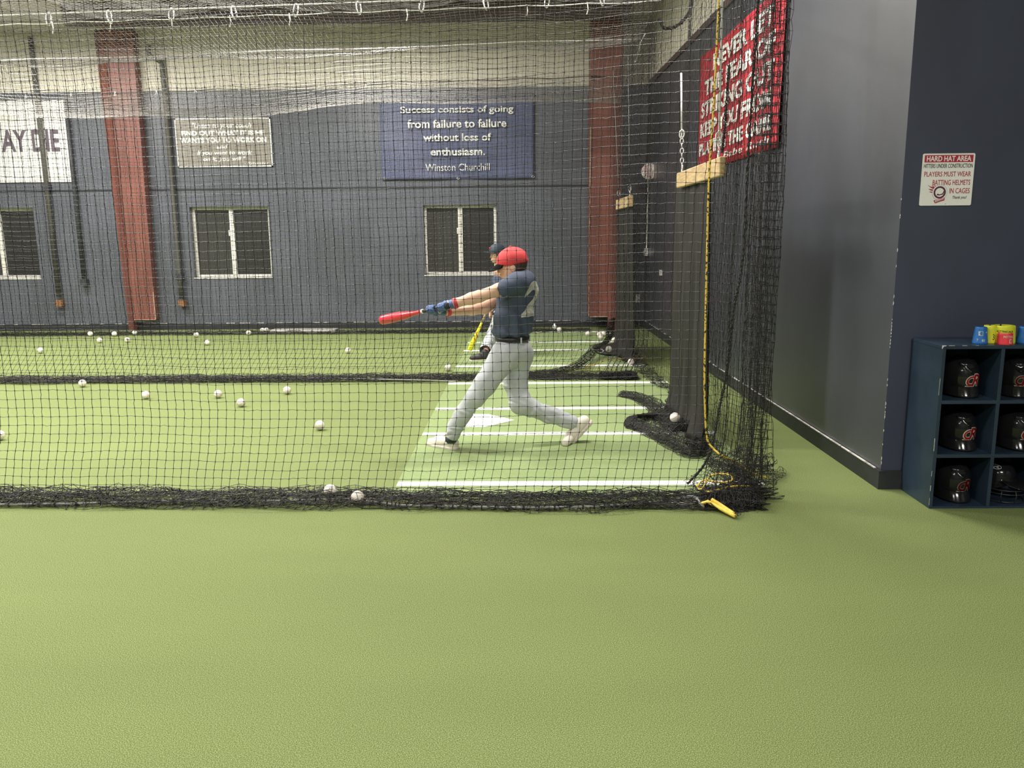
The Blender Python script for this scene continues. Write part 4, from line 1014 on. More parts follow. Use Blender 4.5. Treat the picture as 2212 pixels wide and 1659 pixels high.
mb = MB(); lc = PY(2163, 1014, HY - .09)
text_on(mb, 'R', (lc[0], lc[1], lc[2]), RT, UP, -.014, .016, -.008, .008, bold=.02, shear=.3)
mb.tube([(lc[0] + .024 * math.cos(a), lc[1], lc[2] + .0105 * math.sin(a)) for a in np.linspace(0, 2 * PI, 28)[:-1]], .0010, 5, closed=True)
sh = [o for o in root.children if o.name.startswith('helmet_shell')][0]
V, Fc = drape(mb.v, mb.f, sh, (0, 1, 0), .0015)
mb2 = MB(); mb2.add(V, Fc); mb2.build('logo', 'silver', sh)

# ---- rubber bat sleeves standing on the cubbies
def sleeve(px, py, y, rb, rt, h, m, label, marks, slit=-.4):
    c = PY(px, py, y); c = np.array([c[0], y, ztop])
    root = thing('bat_sleeve', label, 'bat weight', c, 'rubber bat weights on the cubby top')
    n = 40; prof = [(0, rb), (.006, rb + .001), (h * .5, (rb + rt) / 2), (h - .005, rt), (h, rt - .002)]; wl_ = .007
    mb = MB(); rows = []
    for z, r in prof: rows.append([(c[0] + r * math.cos(a), c[1] + r * math.sin(a), c[2] + z + .001) for a in np.linspace(slit + .12, slit + 2 * PI - .12, n)])
    for z, r in prof[::-1]: rows.append([(c[0] + (r - wl_) * math.cos(a), c[1] + (r - wl_) * math.sin(a), c[2] + z + .001) for a in np.linspace(slit + .12, slit + 2 * PI - .12, n)])
    rows.append(rows[0]); mb.grid(np.array(rows))
    m0, m1 = len(rows) - 1, n
    mb.f += [tuple(i * n for i in range(m0))[::-1], tuple(i * n + n - 1 for i in range(m0))]
    o = mb.build('sleeve', m, root, smooth=False)
    if marks:
        t_ = MB()
        for s, x0, x1, z0, z1, kk in marks: 
            if s == '#rect':
                for a, b in (((x0, z0), (x1, z0 + .002)), ((x0, z1 - .002), (x1, z1)), ((x0, z0), (x0 + .002, z1)), ((x1 - .002, z0), (x1, z1))): t_.box((c[0] + a[0], y - .2, c[2] + a[1]), (c[0] + b[0], y - .199, c[2] + b[1]))
                t_.prism([(c[0] + x0, y - .2, c[2] + z0), (c[0] + x0 + (x1 - x0) * .5, y - .2, c[2] + z0), (c[0] + x0 + (x1 - x0) * .25, y - .2, c[2] + (z0 + z1) / 2), (c[0] + x0 + (x1 - x0) * .5, y - .2, c[2] + z1), (c[0] + x0, y - .2, c[2] + z1)], (0, .001, 0))
            else: text_on(t_, s, (c[0], y - .2, c[2]), RT, UP, x0, x1, z0, z1, **kk)
        V, Fc = subdiv_flat(t_.v, t_.f, .008); V, Fc = drape(V, Fc, o, (0, 1, 0), .001)
        t2 = MB(); t2.add(V, Fc); t2.build('lettering', 'letter_black' if m == 'band_yellow' else 'letter_white', o)
sleeve(2117, 735, YS0 + .075, .037, .029, .088, 'band_blue', 'blue bat weight, leftmost on the cubby top', [('#rect', -.024, -.005, .045, .068, {}), ('6', .010, .018, .058, .068, dict(bold=.02)), ('E', -.010, .006, .014, .026, dict(bold=.03)), ('7', -.030, -.024, .016, .028, {})])
sleeve(2137, 735, YS0 + .100, .036, .032, .093, 'band_yellow', 'narrow yellow bat weight just behind the leftmost blue one', [('3', -.004, .006, .02, .05, {})], slit=1.2)
sleeve(2166, 736, YS0 + .095, .058, .054, .093, 'band_yellow', 'wide yellow bat weight with black capitals behind the red one', [('HITTING JACK', -.055, .020, .058, .071, dict(bold=.02)), ('#rect', -.034, -.022, .02, .042, {})], slit=1.4)
sleeve(2170, 739, YS0 + .035, .038, .036, .060, 'band_red', 'small red bat weight in front of the yellow ones', [('HITTING', -.024, .028, .037, .050, dict(bold=.02)), ('#rect', .002, .018, .010, .032, {})], slit=1.8)
sleeve(2213, 736, YS0 + .075, .040, .031, .088, 'band_blue', 'blue bat weight cut by the right edge of the photo', [('J', -.020, -.010, .02, .036, dict(bold=.02)), ('8', -.018, -.010, .058, .068, {})])

# ---- the warning sign
ys = YC - .003
a, b, c3 = PY(1993, 333, ys), PY(2106, 330, ys), PY(1985, 445, ys)
x0, x1 = (a[0] + c3[0]) / 2, (b[0] + PY(2097, 443, ys)[0]) / 2; zt, zb = (a[2] + b[2]) / 2, (c3[2] + PY(2097, 443, ys)[2]) / 2; w, h = x1 - x0, zt - zb
root = thing('warning_sign', 'white hard hat area sign with red lettering on the navy wall', 'sign', ((x0 + x1) / 2, ys, zb))
mb = MB(); r_ = .008; pts = []
for cx, cz, a0 in ((x1 - r_, zt - r_, 0), (x0 + r_, zt - r_, PI / 2), (x0 + r_, zb + r_, PI), (x1 - r_, zb + r_, 1.5 * PI)):
    pts += [(cx + r_ * math.cos(a0 + q), ys - .004, cz + r_ * math.sin(a0 + q)) for q in np.linspace(0, PI / 2, 5)]
mb.prism(pts[::-1], (0, .004, 0)); mb.build('panel', 'white', root)
yl = ys - .004
mb = MB(); mb.box((x0 + w * .035, yl - .001, zt - h * .168), (x1 - w * .035, yl + .001, zt - h * .03)); mb.build('header_band', 'letter_red', root)
def sg(mb, s, fx0, fx1, fy0, fy1, lift=.0008, **k): text_on(mb, s, (0, yl - lift, 0), RT, UP, x0 + w * fx0, x0 + w * fx1, zt - h * fy1, zt - h * fy0, depth=.0008, lift=0, **k)
mb = MB(); sg(mb, 'HARD HAT AREA', .075, .925, .048, .150, lift=.0014, bold=.02); mb.build('lettering', 'letter_white', root)
mb = MB(); sg(mb, 'HITTERS UNDER CONSTRUCTION', .03, .965, .195, .275); sg(mb, 'Thank you!', .63, .90, .815, .885, shear=.25); mb.build('lettering', 'letter_black', root)
mb = MB(); sg(mb, 'PLAYERS MUST WEAR', .05, .945, .345, .44); sg(mb, 'BATTING HELMETS', .225, .945, .505, .605); sg(mb, 'IN CAGES', .56, .95, .665, .765); mb.build('lettering', 'letter_red', root)
def disc(mb, fx, fy, r, n=30, r2=None, lift=.001, a0=0, a1=2 * PI):
    cx, cz = x0 + w * fx, zt - h * fy; A = np.linspace(a0, a1, n)
    if r2 is None: mb.prism([(cx + w * r * math.cos(q), yl - lift, cz + w * r * math.sin(q)) for q in A[:-1]][::-1], (0, .0008, 0))
    else:
        P_ = np.array([[(cx + w * rr * math.cos(q), yl - lift, cz + w * rr * math.sin(q)) for rr in (r, r2)] for q in A]); mb.grid(P_)
lx, ly = .375, .745
mb = MB(); disc(mb, lx, ly, .148, lift=.0008); mb.build('emblem', 'silver', root)
mb = MB(); disc(mb, lx, ly, .140, lift=.0012); mb.build('emblem', 'white', root)
mb = MB(); disc(mb, lx, ly, .118, r2=.085, lift=.0016); 
for q in ((.33, .80, .40, .775, .44, .725), (.33, .815, .42, .79, .45, .70)): pass
mb.prism([(x0 + w * u_, yl - .0016, zt - h * v_) for u_, v_ in ((.32, .80), (.335, .765), (.37, .785), (.43, .765), (.45, .71), (.46, .74), (.445, .785), (.37, .805))][::-1], (0, .0008, 0))
mb.build('emblem', 'maroon', root)
mb = MB()
for fl in (((.27, .69), (.20, .655), (.13, .60), (.19, .63), (.24, .64), (.21, .60), (.28, .65), (.29, .66)), ((.25, .72), (.19, .70), (.15, .675), (.20, .68), (.25, .69)), ((.24, .75), (.20, .745), (.17, .73), (.21, .728), (.25, .735)), ((.30, .645), (.25, .605), (.27, .61), (.32, .635))):
    mb.prism([(x0 + w * u_, yl - .0011, zt - h * v_) for u_, v_ in fl], (0, .0008, 0))
mb.prism([(x0 + w * u_, yl - .0020, zt - h * v_) for u_, v_ in ((.27, .90), (.30, .955), (.40, .92), (.475, .90), (.48, .845), (.40, .86), (.32, .885))], (0, .0008, 0))
mb.build('emblem', 'letter_red', root)
mb = MB()
for k in range(7): mb.box((x0 + w * (.30 + .024 * k), yl - .0026, zt - h * (.935 - .009 * k)), (x0 + w * (.312 + .024 * k), yl - .002, zt - h * (.890 - .007 * k)))
mb.build('emblem', 'white', root)
mb = MB()
for u_, v_ in ((.5, .03), (.5, .965)): mb.lathe((x0 + w * u_, yl - .002, zt - h * v_), (0, 1, 0), [(0, .002), (.0005, .003), (.002, .003)], 10)
mb.build('screw', 'steel', root)

# ================================================================== baseballs
BR = .0375
def ball_mesh():
    mb = MB(); n, m_ = 14, 24; V = [(0, 0, BR)]; Fc = []
    for i in range(1, n):
        for j in range(m_): V.append((BR * math.sin(PI * i / n) * math.cos(2 * PI * j / m_), BR * math.sin(PI * i / n) * math.sin(2 * PI * j / m_), BR * math.cos(PI * i / n)))
    V.append((0, 0, -BR)); e_ = len(V) - 1
    for j in range(m_):
        Fc.append((0, 1 + j, 1 + (j + 1) % m_)); Fc.append((e_, e_ - m_ + (j + 1) % m_, e_ - m_ + j))
        for i in range(n - 2): Fc.append((1 + i * m_ + j, 1 + (i + 1) * m_ + j, 1 + (i + 1) * m_ + (j + 1) % m_, 1 + i * m_ + (j + 1) % m_))
    mb.add(V, Fc); me = mb.mesh('cover'); me.materials.append(M['leather']); me.polygons.foreach_set('use_smooth', np.ones(len(me.polygons), dtype=bool))
    s = MB(); pts = []
    for t_ in np.linspace(0, 2 * PI, 49)[:-1]:
        a_ = .44; p = np.array([math.cos(t_) * (1 - a_) + a_ * math.cos(3 * t_), math.sin(t_) * (1 - a_) - a_ * math.sin(3 * t_), 2 * math.sqrt(a_ * (1 - a_)) * math.sin(2 * t_)])
        pts.append(p / np.linalg.norm(p) * (BR + .0002))
    s.tube(pts, .0006, 5, closed=True)
    for i in range(0, 48):
        p, q = pts[i], pts[(i + 1) % 48]; T = unit(q - p); N = unit(p); B = np.cross(N, T)
        s.tube([p - B * .004 + T * .002, p * 1.012, p + B * .004 + T * .002], .00045, 3)
    sm = s.mesh('stitching'); sm.materials.append(M['stitch'])
    return me, sm
ball_me, seam_me = ball_mesh()
def ball(px, py, label, z=BR + .002, detail=False, y=None):
    p = G(px, py, z) if y is None else PY(px, py, y)
    o = bpy.data.objects.new('baseball', ball_me); col.objects.link(o); o.location = [float(c) for c in p]
    o.rotation_euler = (rnd.uniform(0, 6), rnd.uniform(0, 6), rnd.uniform(0, 6)); tag(o, label, 'baseball', 'baseballs left on the turf')
    if detail:
        s = bpy.data.objects.new('stitching', seam_me); col.objects.link(s); s.parent = o
    return o
ball(713, 1060, 'baseball resting on the front net hem, left one of the touching pair', detail=True)
ball(772.5, 1074, 'baseball tangled in the front net hem, right one of the pair', detail=True)
ball(691, 918.5, 'baseball on open turf closest to the pale mat, left of the front shoe', detail=True)
ball(521, 869.5, 'nearest of the three baseballs grouped on the turf left of center', detail=True)
ball(471, 851, 'baseball on the turf left of and behind its close neighbor, below the grey sign', detail=True)
ball(620, 843, 'baseball alone on the turf under the red bat, just before the dividing net', detail=True)
ball(315, 853, 'baseball alone on the turf below the leaning red column', detail=True)
ball(178, 828, 'baseball touching the front of the dividing net hem', detail=True)
ball(-1, 940, 'baseball cut in half by the left edge of the photo', detail=True)
ball(1458, 902, 'baseball lying on the black net roll behind the batter', z=.125, detail=True)
ball(87, 757, 'far baseball alone at left, nearest to the dividing net')
ball(195, 721, 'far baseball by the rear net, leftmost of that row')
ball(215, 735, 'far baseball in front of the leftmost one by the rear net')
ball(247, 721, 'far baseball by the rear net, between the leftmost one and the red column')
ball(275, 734, 'far baseball just in front of the red column foot')
ball(291, 719, 'far baseball touching the foot of the leaning red column')
ball(424, 723, 'far baseball by the rear net below the grey sign')
ball(447, 740, 'far baseball in front of the one below the grey sign')
ball(537, 719, 'far baseball left of the touching pair at the grey slab')
ball(567, 713.5, 'far baseball at the slab end, left one of the touching pair')
ball(575.5, 713, 'far baseball at the slab end, right one of the touching pair')
ball(752, 757, 'far baseball alone below the bat tip, behind the dividing net')
ball(968, 794, 'baseball behind the dividing net beside the front thigh of the batter')
ball(1143, 714, 'far baseball peeking out behind the batter\'s back')
ball(1208, 712, 'far baseball by the rear net between batter and right red column')
ball(1270, 721, 'far baseball left of the cluster by the right red column')
ball(1295, 722.5, 'baseball at the left of the cluster below the right red column')
ball(1303.5, 721.5, 'baseball behind the others in the cluster below the right red column')
ball(1298, 728, 'baseball in front in the cluster below the right red column')
ball(1316, 722.5, 'far baseball right of the cluster, beside the column foot')
ball(1327, 735, 'baseball at the foot of the far bunched net', z=.09)
ball(1315, 754, 'baseball lying on the black folded sheet with an eyelet', z=.115)
ball(1363, 782, 'baseball with dark seams on the turf right of the black sheet', detail=True)
mb = MB(); p = G(1198, 713); mb.lathe(p, (0, 0, 1), [(0, .022), (.004, .03), (.07, .030), (.075, .014), (.105, .014), (.107, .012)], 12); o_ = mb.build('water_bottle', 'white', None, loc=p, smooth=True); tag(o_, 'small white bottle standing left of a far baseball by the rear net', 'bottle')

# ================================================================== people
def head_into(f, c, R, s=1.0):
    """skull, jaw, nose, brow, lips, ears into a field. R rows: forward, left, up"""
    fw, lf, up = R; c = np.array(c)
    f.ell(c + up * .015 * s, (.094 * s, .075 * s, .098 * s), R, k=.01)
    f.ell(c + fw * .028 * s - up * .055 * s, (.060 * s, .054 * s, .062 * s), R, k=.03)
    f.ell(c + fw * .066 * s - up * .098 * s, (.018 * s, .020 * s, .014 * s), R, k=.02)
    f.ell(c + fw * .084 * s + up * .008 * s, (.014 * s, .045 * s, .010 * s), R, k=.015)
    for q in (-1, 1): f.carve(c + fw * .093 * s + lf * q * .030 * s - up * .010 * s, (.014 * s, .017 * s, .011 * s), R, k=.01)
    f.cap(c + fw * .090 * s - up * .005 * s, c + fw * .104 * s - up * .038 * s, .008 * s, .0125 * s, k=.010)
    f.ell(c + fw * .092 * s - up * .068 * s, (.010 * s, .024 * s, .006 * s), R, k=.006)
    f.ell(c + fw * .089 * s - up * .078 * s, (.011 * s, .021 * s, .006 * s), R, k=.006)
    for q in (-1, 1):
        f.ell(c - fw * .006 * s + lf * q * .077 * s - up * .020 * s, (.020 * s, .009 * s, .032 * s), R, k=.008)
def eyes(parent, c, R, s=1.0):
    fw, lf, up = R
    for q in (-1, 1):
        p = np.array(c) + fw * .0785 * s + lf * q * .030 * s - up * .009 * s
        mb = MB(); mb.lathe(p - fw * .011, fw, [(0, .001), (.003, .008), (.008, .011), (.013, .0105), (.018, .007), (.0205, .001)], 12); mb.build('eye', 'white', parent, smooth=True)
        mb = MB(); mb.lathe(p + fw * .0085, fw, [(0, .0052), (.0022, .0035), (.0026, .0005)], 10); mb.build('iris', 'hair', parent)
def grip_hand(f, c, a, w, rb, flip, s=1.0):
    """a hand closed round a bar: c point on its axis, a unit axis towards the little-finger side, w from the axis to the wrist"""
    c = np.array(c); e1 = w - a * (w @ a); e1 = e1 / np.linalg.norm(e1); e2 = np.cross(a, e1) * flip
    f.ell(c + e1 * (rb + .024 * s) + e2 * .002, (.020 * s, .034 * s, .038 * s), np.stack([e1, e2, a]), k=.012)
    for i, off in enumerate((-.030, -.010, .010, .029)):
        rr = (.0092, .0096, .0093, .0080)[i] * s; ext = (275, 290, 282, 255)[i]
        pts = [c + a * off * s + (rb + .0095 * s + (.006 if th < 60 else 0)) * (math.cos(math.radians(th)) * e1 + math.sin(math.radians(th)) * e2) for th in np.linspace(35, ext, 7)]
        f.chain(pts, list(np.linspace(rr * 1.1, rr * .82, 7)), k=.004)
    pts = [c + a * o_ * s + (rb + .010 * s) * (math.cos(math.radians(th)) * e1 + math.sin(math.radians(th)) * e2) for th, o_ in ((-20, -.012), (-70, -.028), (-115, -.034), (-150, -.036))]
    f.chain(pts, [.013 * s, .0115 * s, .0105 * s, .009 * s], k=.006)
def bat_parts(root, p0, p1, m_barrel, m_grip, rb=.031, ring=True):
    p0, p1 = np.array(p0), np.array(p1); L = np.linalg.norm(p1 - p0); ax = (p1 - p0) / L
    mb = MB(); mb.lathe(p0, ax, [(.0, .012), (.002, .022), (.010, .024), (.016, .019), (.022, .0125)], 16); mb.build('knob', m_grip, root, smooth=True)
    mb = MB(); mb.lathe(p0, ax, [(.02, .0120), (.10, .0118), (.20, .0122), (.265, .0125)], 14); mb.build('grip', m_grip, root, smooth=True)
    mb = MB(); mb.lathe(p0, ax, [(.262, .0122), (.30, .0135), (.36, .0175), (.43, rb * .78), (.50, rb * .95), (.56, rb), (L - .035, rb), (L - .012, rb * .96), (L - .003, rb * .75), (L, .004)], 22); mb.build('barrel', m_barrel, root, smooth=True)
    if ring:
        mb = MB(); mb.lathe(p0, ax, [(.255, .0128), (.257, .0146), (.272, .0146), (.274, .0128)], 14); mb.build('taper_ring', 'white', root, smooth=True)
    return ax

# ------------------------------------------------------------------ the batter (faces the pitcher, away to the left)
BY = 5.60
feet_c = G(1085, 965)
bat_man = thing('person', 'person in a red cap, navy jersey and grey pants swinging a red bat', 'person', (feet_c[0], 5.58, 0))
capc = PY(1106, 563, BY); HR = frame((-.99, .04, -.12), (-.10, -.05, 1)); fw, lf, up = HR
hc = capc - up * .023
sL, eL, wL = PY(1118, 612, 5.47), PY(1036, 640, 5.38), PY(984, 655, 5.35)
sR, eR, wR = PY(1112, 622, 5.75), PY(1046, 666, 5.60), PY(968, 673, 5.43)
c1, c2 = PY(957, 663, 5.36), PY(934, 668, 5.43)
bax = unit(c2 - c1)
hipL, knL, anL = PY(1092, 768, 5.54), PY(1027, 858, 5.46), PY(975, 946, 5.52)
hipR, knR, anR = PY(1118, 768, 5.70), PY(1124, 872, 5.62), PY(1242, 914, 5.72)
pel = PY(1108, 750, 5.62); chest = PY(1116, 640, 5.62); waist = PY(1109, 700, 5.62); nk = PY(1112, 600, 5.60)
CH = frame((-.80, .60, 0), (.03, 0, 1)); PV = frame((-.90, .43, 0), (0, 0, 1))
f = Field((-.70, 5.20, .0), (.55, 5.95, 1.45), .0062)
head_into(f, hc, HR, .96)
f.chain([hc - up * .07 - fw * .018, nk, nk - np.array([0, 0, .06])], [.050, .052, .07], k=.03)
f.ell(chest, (.090, .140, .120), CH, k=.03); f.ell(waist, (.085, .115, .10), CH, k=.04); f.ell(pel, (.10, .125, .10), PV, k=.04)
f.chain([sL, (sL + eL) / 2, eL, (eL * 2 + wL) / 3, wL, c1 + (wL - c1) * .5], [.046, .041, .038, .038, .029, .026], k=.02)
f.chain([sR, (sR + eR) / 2, eR, (eR * 2 + wR) / 3, wR, c2 + (wR - c2) * .5], [.046, .041, .038, .038, .029, .026], k=.02)
f.chain([hipL, (hipL + knL) / 2, knL, (knL * 2 + anL) / 3, PY(975, 943, 5.52), PY(975, 950, 5.53)], [.074, .055, .040, .036, .030, .028], k=.02)
f.chain([hipR, (hipR + knR) / 2, knR, (knR * 2 + anR) / 3, anR, PY(1240, 936, 5.72)], [.074, .055, .040, .036, .030, .033], k=.02)
f.build('body', 'skin', bat_man)
eyes(bat_man, hc, HR, .96)
# hair below the cap
f = Field(hc - .14, hc + .14, .005)
f.ell(hc - fw * .012 + up * .012, (.092, .081, .092), HR, k=.01); f.plane(hc + fw * .012, fw); f.plane(hc - up * .075, -up); f.plane(hc + up * .02, up)
f.build('hair', 'hair', bat_man)
# cap
f = Field(capc - .2, capc + .2, .0046)
f.ell(capc + up * .002 - fw * .004, (.110, .089, .090), HR, k=.01)
f.plane(capc - up * .022, -(up + fw * .06)); f.carve(capc - fw * .112 + up * .012, (.022, .030, .026), HR, k=.006)
ripn = lambda P: .0009 * np.cos(6 * np.arctan2((P - capc.astype(np.float32)) @ lf.astype(np.float32), (P - capc.astype(np.float32)) @ fw.astype(np.float32)))
f.ripple(ripn)
cap_o = f.build('cap', 'cap_red', bat_man)
mb = MB(); mb.tube([capc + up * (.091 + .004 * math.sin(t_)) + .008 * (math.cos(t_) * fw) for t_ in (0, 1.5, 3.1)], .006, 8); mb.build('button', 'cap_red', cap_o, smooth=True)
mb = MB(); nb = 15; rows = []
for i in range(7):
    v = i / 6; rows.append([capc + fw * (.062 + (.046 + .072 * v) * math.cos(a) - .010) + lf * ((.074 + .004 * v) * math.sin(a)) - up * (.010 + .044 * v * math.cos(a) + .020 * math.sin(a) ** 2 * (.5 + v * .5)) for a in np.linspace(-1.45, 1.45, nb)])
mb.grid(np.array(rows), up * .005); mb.build('brim', 'brim_dark', cap_o, smooth=True)
mb = MB(); mb.tube([capc - fw * .105 + lf * .03 * q - up * .012 + fw * .010 * abs(q) for q in np.linspace(-1, 1, 7)], .006, 6); mb.build('strap', 'cap_red', cap_o, smooth=True)
# jersey
f = Field((-.30, 5.20, .60), (.40, 5.98, 1.32), .0058)
f.ell(chest, (.118, .165, .125), CH, k=.03); f.ell(chest + np.array([.03, -.02, .05]), (.10, .15, .09), CH, k=.04)
f.ell(waist, (.120, .140, .115), CH, k=.05); f.ell(PY(1109, 677, 5.62), (.120, .150, .10), CH, k=.05); f.ell(PY(1105, 716, 5.62), (.124, .146, .052), CH, k=.03)
f.chain([PY(1134, 607, 5.58), PY(1117, 611, 5.46), PY(1085, 624, 5.40)], [.074, .068, .061], k=.03)
f.chain([PY(1132, 610, 5.68), PY(1120, 616, 5.77), PY(1080, 642, 5.68)], [.074, .068, .060], k=.03)
f.carve(nk + up * .035 + fw * .01, (.058, .056, .055), HR, k=.012)
for a_, b_ in ((eL, sL), (eR, sR)):
    d_ = unit(a_ - b_); e_ = a_ + (b_ - a_) * .52 if a_ is eL else a_ + (b_ - a_) * .50
    f.carve(e_, (.10, .075, .075), frame(d_, (.1, .2, 1)), k=.006)
f.plane(PY(1106, 730, 5.62), (-.04, 0, -1))
def folds(P):
    x, y, z = P[..., 0], P[..., 1], P[..., 2]
    a = .0065 * np.sin(58 * x + 5 * np.sin(6 * z) + 40 * y) * np.clip((1.12 - z) / .25, 0, 1)
    b = .0010 * np.sin(70 * (x * .35 + z * .9) + 4 * np.sin(20 * y)) * np.clip((z - 1.06) / .08, 0, 1)
    return a + b
f.ripple(folds)
jersey = f.build('jersey', 'jersey', bat_man)
bn = -CH[0]; bl = np.array([bn[1] * -1, bn[0], 0.]); right_ = np.cross(np.array([0, 0, 1.]), bn)
mb = MB(); cnum = chest + np.array([.0, 0, -.005]) + bn * .25 + right_ * .02
text_on(mb, '2', cnum, right_, UP, -.095, .095, -.13, .115, bold=.05)
V, Fc = subdiv_flat(mb.v, mb.f, .018); V, Fc = drape(V, Fc, jersey, -bn, .003)
mb = MB(); mb.add(V, Fc); mb.build('number', 'letter_white', jersey)
# belt
wc = PY(1107, 726, 5.62); mb = MB(); rows = []
for dz, rr in ((-.010, .98), (-.010, 1.02), (.022, 1.02), (.022, .98)):
    rows.append([wc + PV[0] * .112 * rr * math.cos(a) + PV[1] * .128 * rr * math.sin(a) + np.array([0, 0, dz - .02]) for a in np.linspace(0, 2 * PI, 40)])
mb.grid(np.array(rows)); mb.build('belt', 'belt', bat_man, smooth=True)
# pants
f = Field((-.55, 5.25, .02), (.60, 5.95, .90), .0060)
f.ell(PY(1107, 752, 5.62), (.122, .135, .085), PV, k=.04); f.ell(PY(1120, 768, 5.64), (.090, .125, .085), PV, k=.05)
mL = PY(1048, 830, 5.48); m2 = PY(1000, 894, 5.48)
f.chain([PY(1090, 768, 5.545), mL, knL, m2, PY(976, 936, 5.51)], [.102, .074, .064, .055, .059], k=.035)
mR = PY(1113, 825, 5.66); m3 = PY(1186, 896, 5.68)
f.chain([PY(1120, 768, 5.69), mR, knR, m3, PY(1236, 912, 5.715)], [.100, .080, .072, .056, .050], k=.035)
f.plane(PY(1107, 731, 5.62), (.05, 0, 1))
dL = unit(PY(976, 936, 5.51) - m2); f.carve(PY(971, 949, 5.51), (.022, .075, .075), frame(dL, (0, 1, .1)), k=.006)
dR = unit(PY(1236, 912, 5.715) - m3); f.carve(PY(1251, 917, 5.72), (.030, .075, .075), frame(dR, (0, 1, .1)), k=.006)
def pfold(P):
    x, y, z = P[..., 0], P[..., 1], P[..., 2]
    n1 = np.sin(23 * x + 31 * z + 17 * y + 2.2 * np.sin(13 * z - 9 * x)); n2 = np.sin(41 * z - 27 * x + 12 * y + 2 * np.sin(17 * x + 5 * z))
    q = .0052 * np.sin(64 * (z * .75 + x * .5) + 3.5 * n1) * np.clip(.25 + .9 * n2, 0, 1) * np.clip((.62 - z) / .35, .1, 1)
    return q + .0018 * n1 * n2
f.ripple(pfold)
f.build('pants', 'pants', bat_man)
# belt loops
for a in (-2.5, -2.0, -1.2, -.5, .4, 2.6):
    p = wc + PV[0] * .117 * math.cos(a) + PV[1] * .133 * math.sin(a) - np.array([0, 0, .02]); mb = MB(); mb.box((-.005, -.004, -.022), (.005, .004, .022), c=p); mb.build('belt_loop', 'pants', bat_man)
# shoes
hL, tL = G(979, 971.5), G(931, 963)
fL = unit(tL - hL)
def shoe(parent, h, b, t, n, upv, collar, heel_m):
    """h heel, b ball, t toe: points on the sole line; n outward sole normal (down), upv up"""
    h, b, t = map(np.array, (h, b, t)); root_f = Field(np.minimum.reduce([h, b, t, collar]) - .09, np.maximum.reduce([h, b, t, collar]) + .09, .0046)
    f = root_f; d1 = unit(b - h); d2 = unit(t - b)
    f.chain([h - n * .045, (h + b) / 2 - n * .045, b - n * .038, t - n * .028], [.037, .036, .041, .030], k=.02)
    f.chain([h - n * .05, collar], [.036, .037], k=.02); f.cap((h + b) / 2 - n * .06, b - n * .045, .033, .034, k=.02)
    f.plane(h - n * .012, n); f.plane(b - n * .012, n) if abs(d1 @ d2) > .999 else None
    o = f.build('shoe', 'shoe', parent)
    g = Field(np.minimum.reduce([h, b, t]) - .09, np.maximum.reduce([h, b, t]) + .09, .0046)
    g.chain([h - n * .02, (h + b) / 2 - n * .02, b - n * .02, t - n * .018], [.044, .042, .048, .034], k=.02)
    g.plane(h - n * .026, -n); g.plane(h, n)
    g.build('sole', 'sole', o)
    if heel_m:
        k_ = Field(h - .1, h + .12, .0046); k_.chain([h - n * .05, collar], [.0385, .0392], k=.01); k_.plane(h - n * .055, n); k_.plane(h + d1 * .012, d1); k_.build('heel_tab', heel_m, o)
    mb = MB(); s_ = np.cross(d1, n)
    for i in range(5):
        p = b + (h - b) * (.10 + .13 * i) - n * (.078 + .007 * i); mb.tube([p - s_ * .022 - n * -.005, p - n * .004, p + s_ * .022 - n * -.005], .0032, 6)
    mb.build('laces', 'white', o, smooth=True)
    return o
shoe(bat_man, hL, hL + (tL - hL) * .62, tL, np.array([0, 0, -1.]), np.array([0, 0, 1.]), PY(974, 950, 5.52), 'shoe_green')
mb = MB(); mb.tube([PY(974, 953, 5.52), PY(974, 944, 5.52)], .040, 14); mb.build('sock', 'sock', bat_man, smooth=True)
hR_, bR_ = PY(1272, 919, 5.73), PY(1240, 955, 5.71); bR_[2] = max(bR_[2], .012); tR_ = G(1226, 957.5, .002)
tR_ = bR_ + unit(bR_ - hR_) * .02 + np.array([-.02, 0, 0])
dF = unit(bR_ - hR_); nS = unit(np.array([.80, 0, -.60])); nS = unit(nS - dF * (nS @ dF))
f = Field(np.minimum(hR_, bR_) - .13, np.maximum(hR_, bR_) + .12, .0046)
toe = G(1222, 956, .030)
f.chain([hR_ - nS * .042, (hR_ + bR_) / 2 - nS * .045, bR_ - nS * .030 + np.array([0, 0, .018]), toe], [.037, .036, .040, .029], k=.02)
f.chain([hR_ - nS * .048, PY(1248, 914, 5.72)], [.036, .036], k=.02)
f.plane((0, 0, .004), (0, 0, -1))
sr = f.build('shoe', 'shoe', bat_man)
g = Field(np.minimum(hR_, bR_) - .13, np.maximum(hR_, bR_) + .12, .0046)
g.chain([hR_ - nS * .012, (hR_ + bR_) / 2 - nS * .012, bR_ - nS * .012], [.042, .040, .044], k=.02)
g.plane(hR_ - nS * .018, -nS); g.plane(hR_ + nS * .006, nS); g.plane((0, 0, .003), (0, 0, -1))
g.build('sole', 'sole', sr)
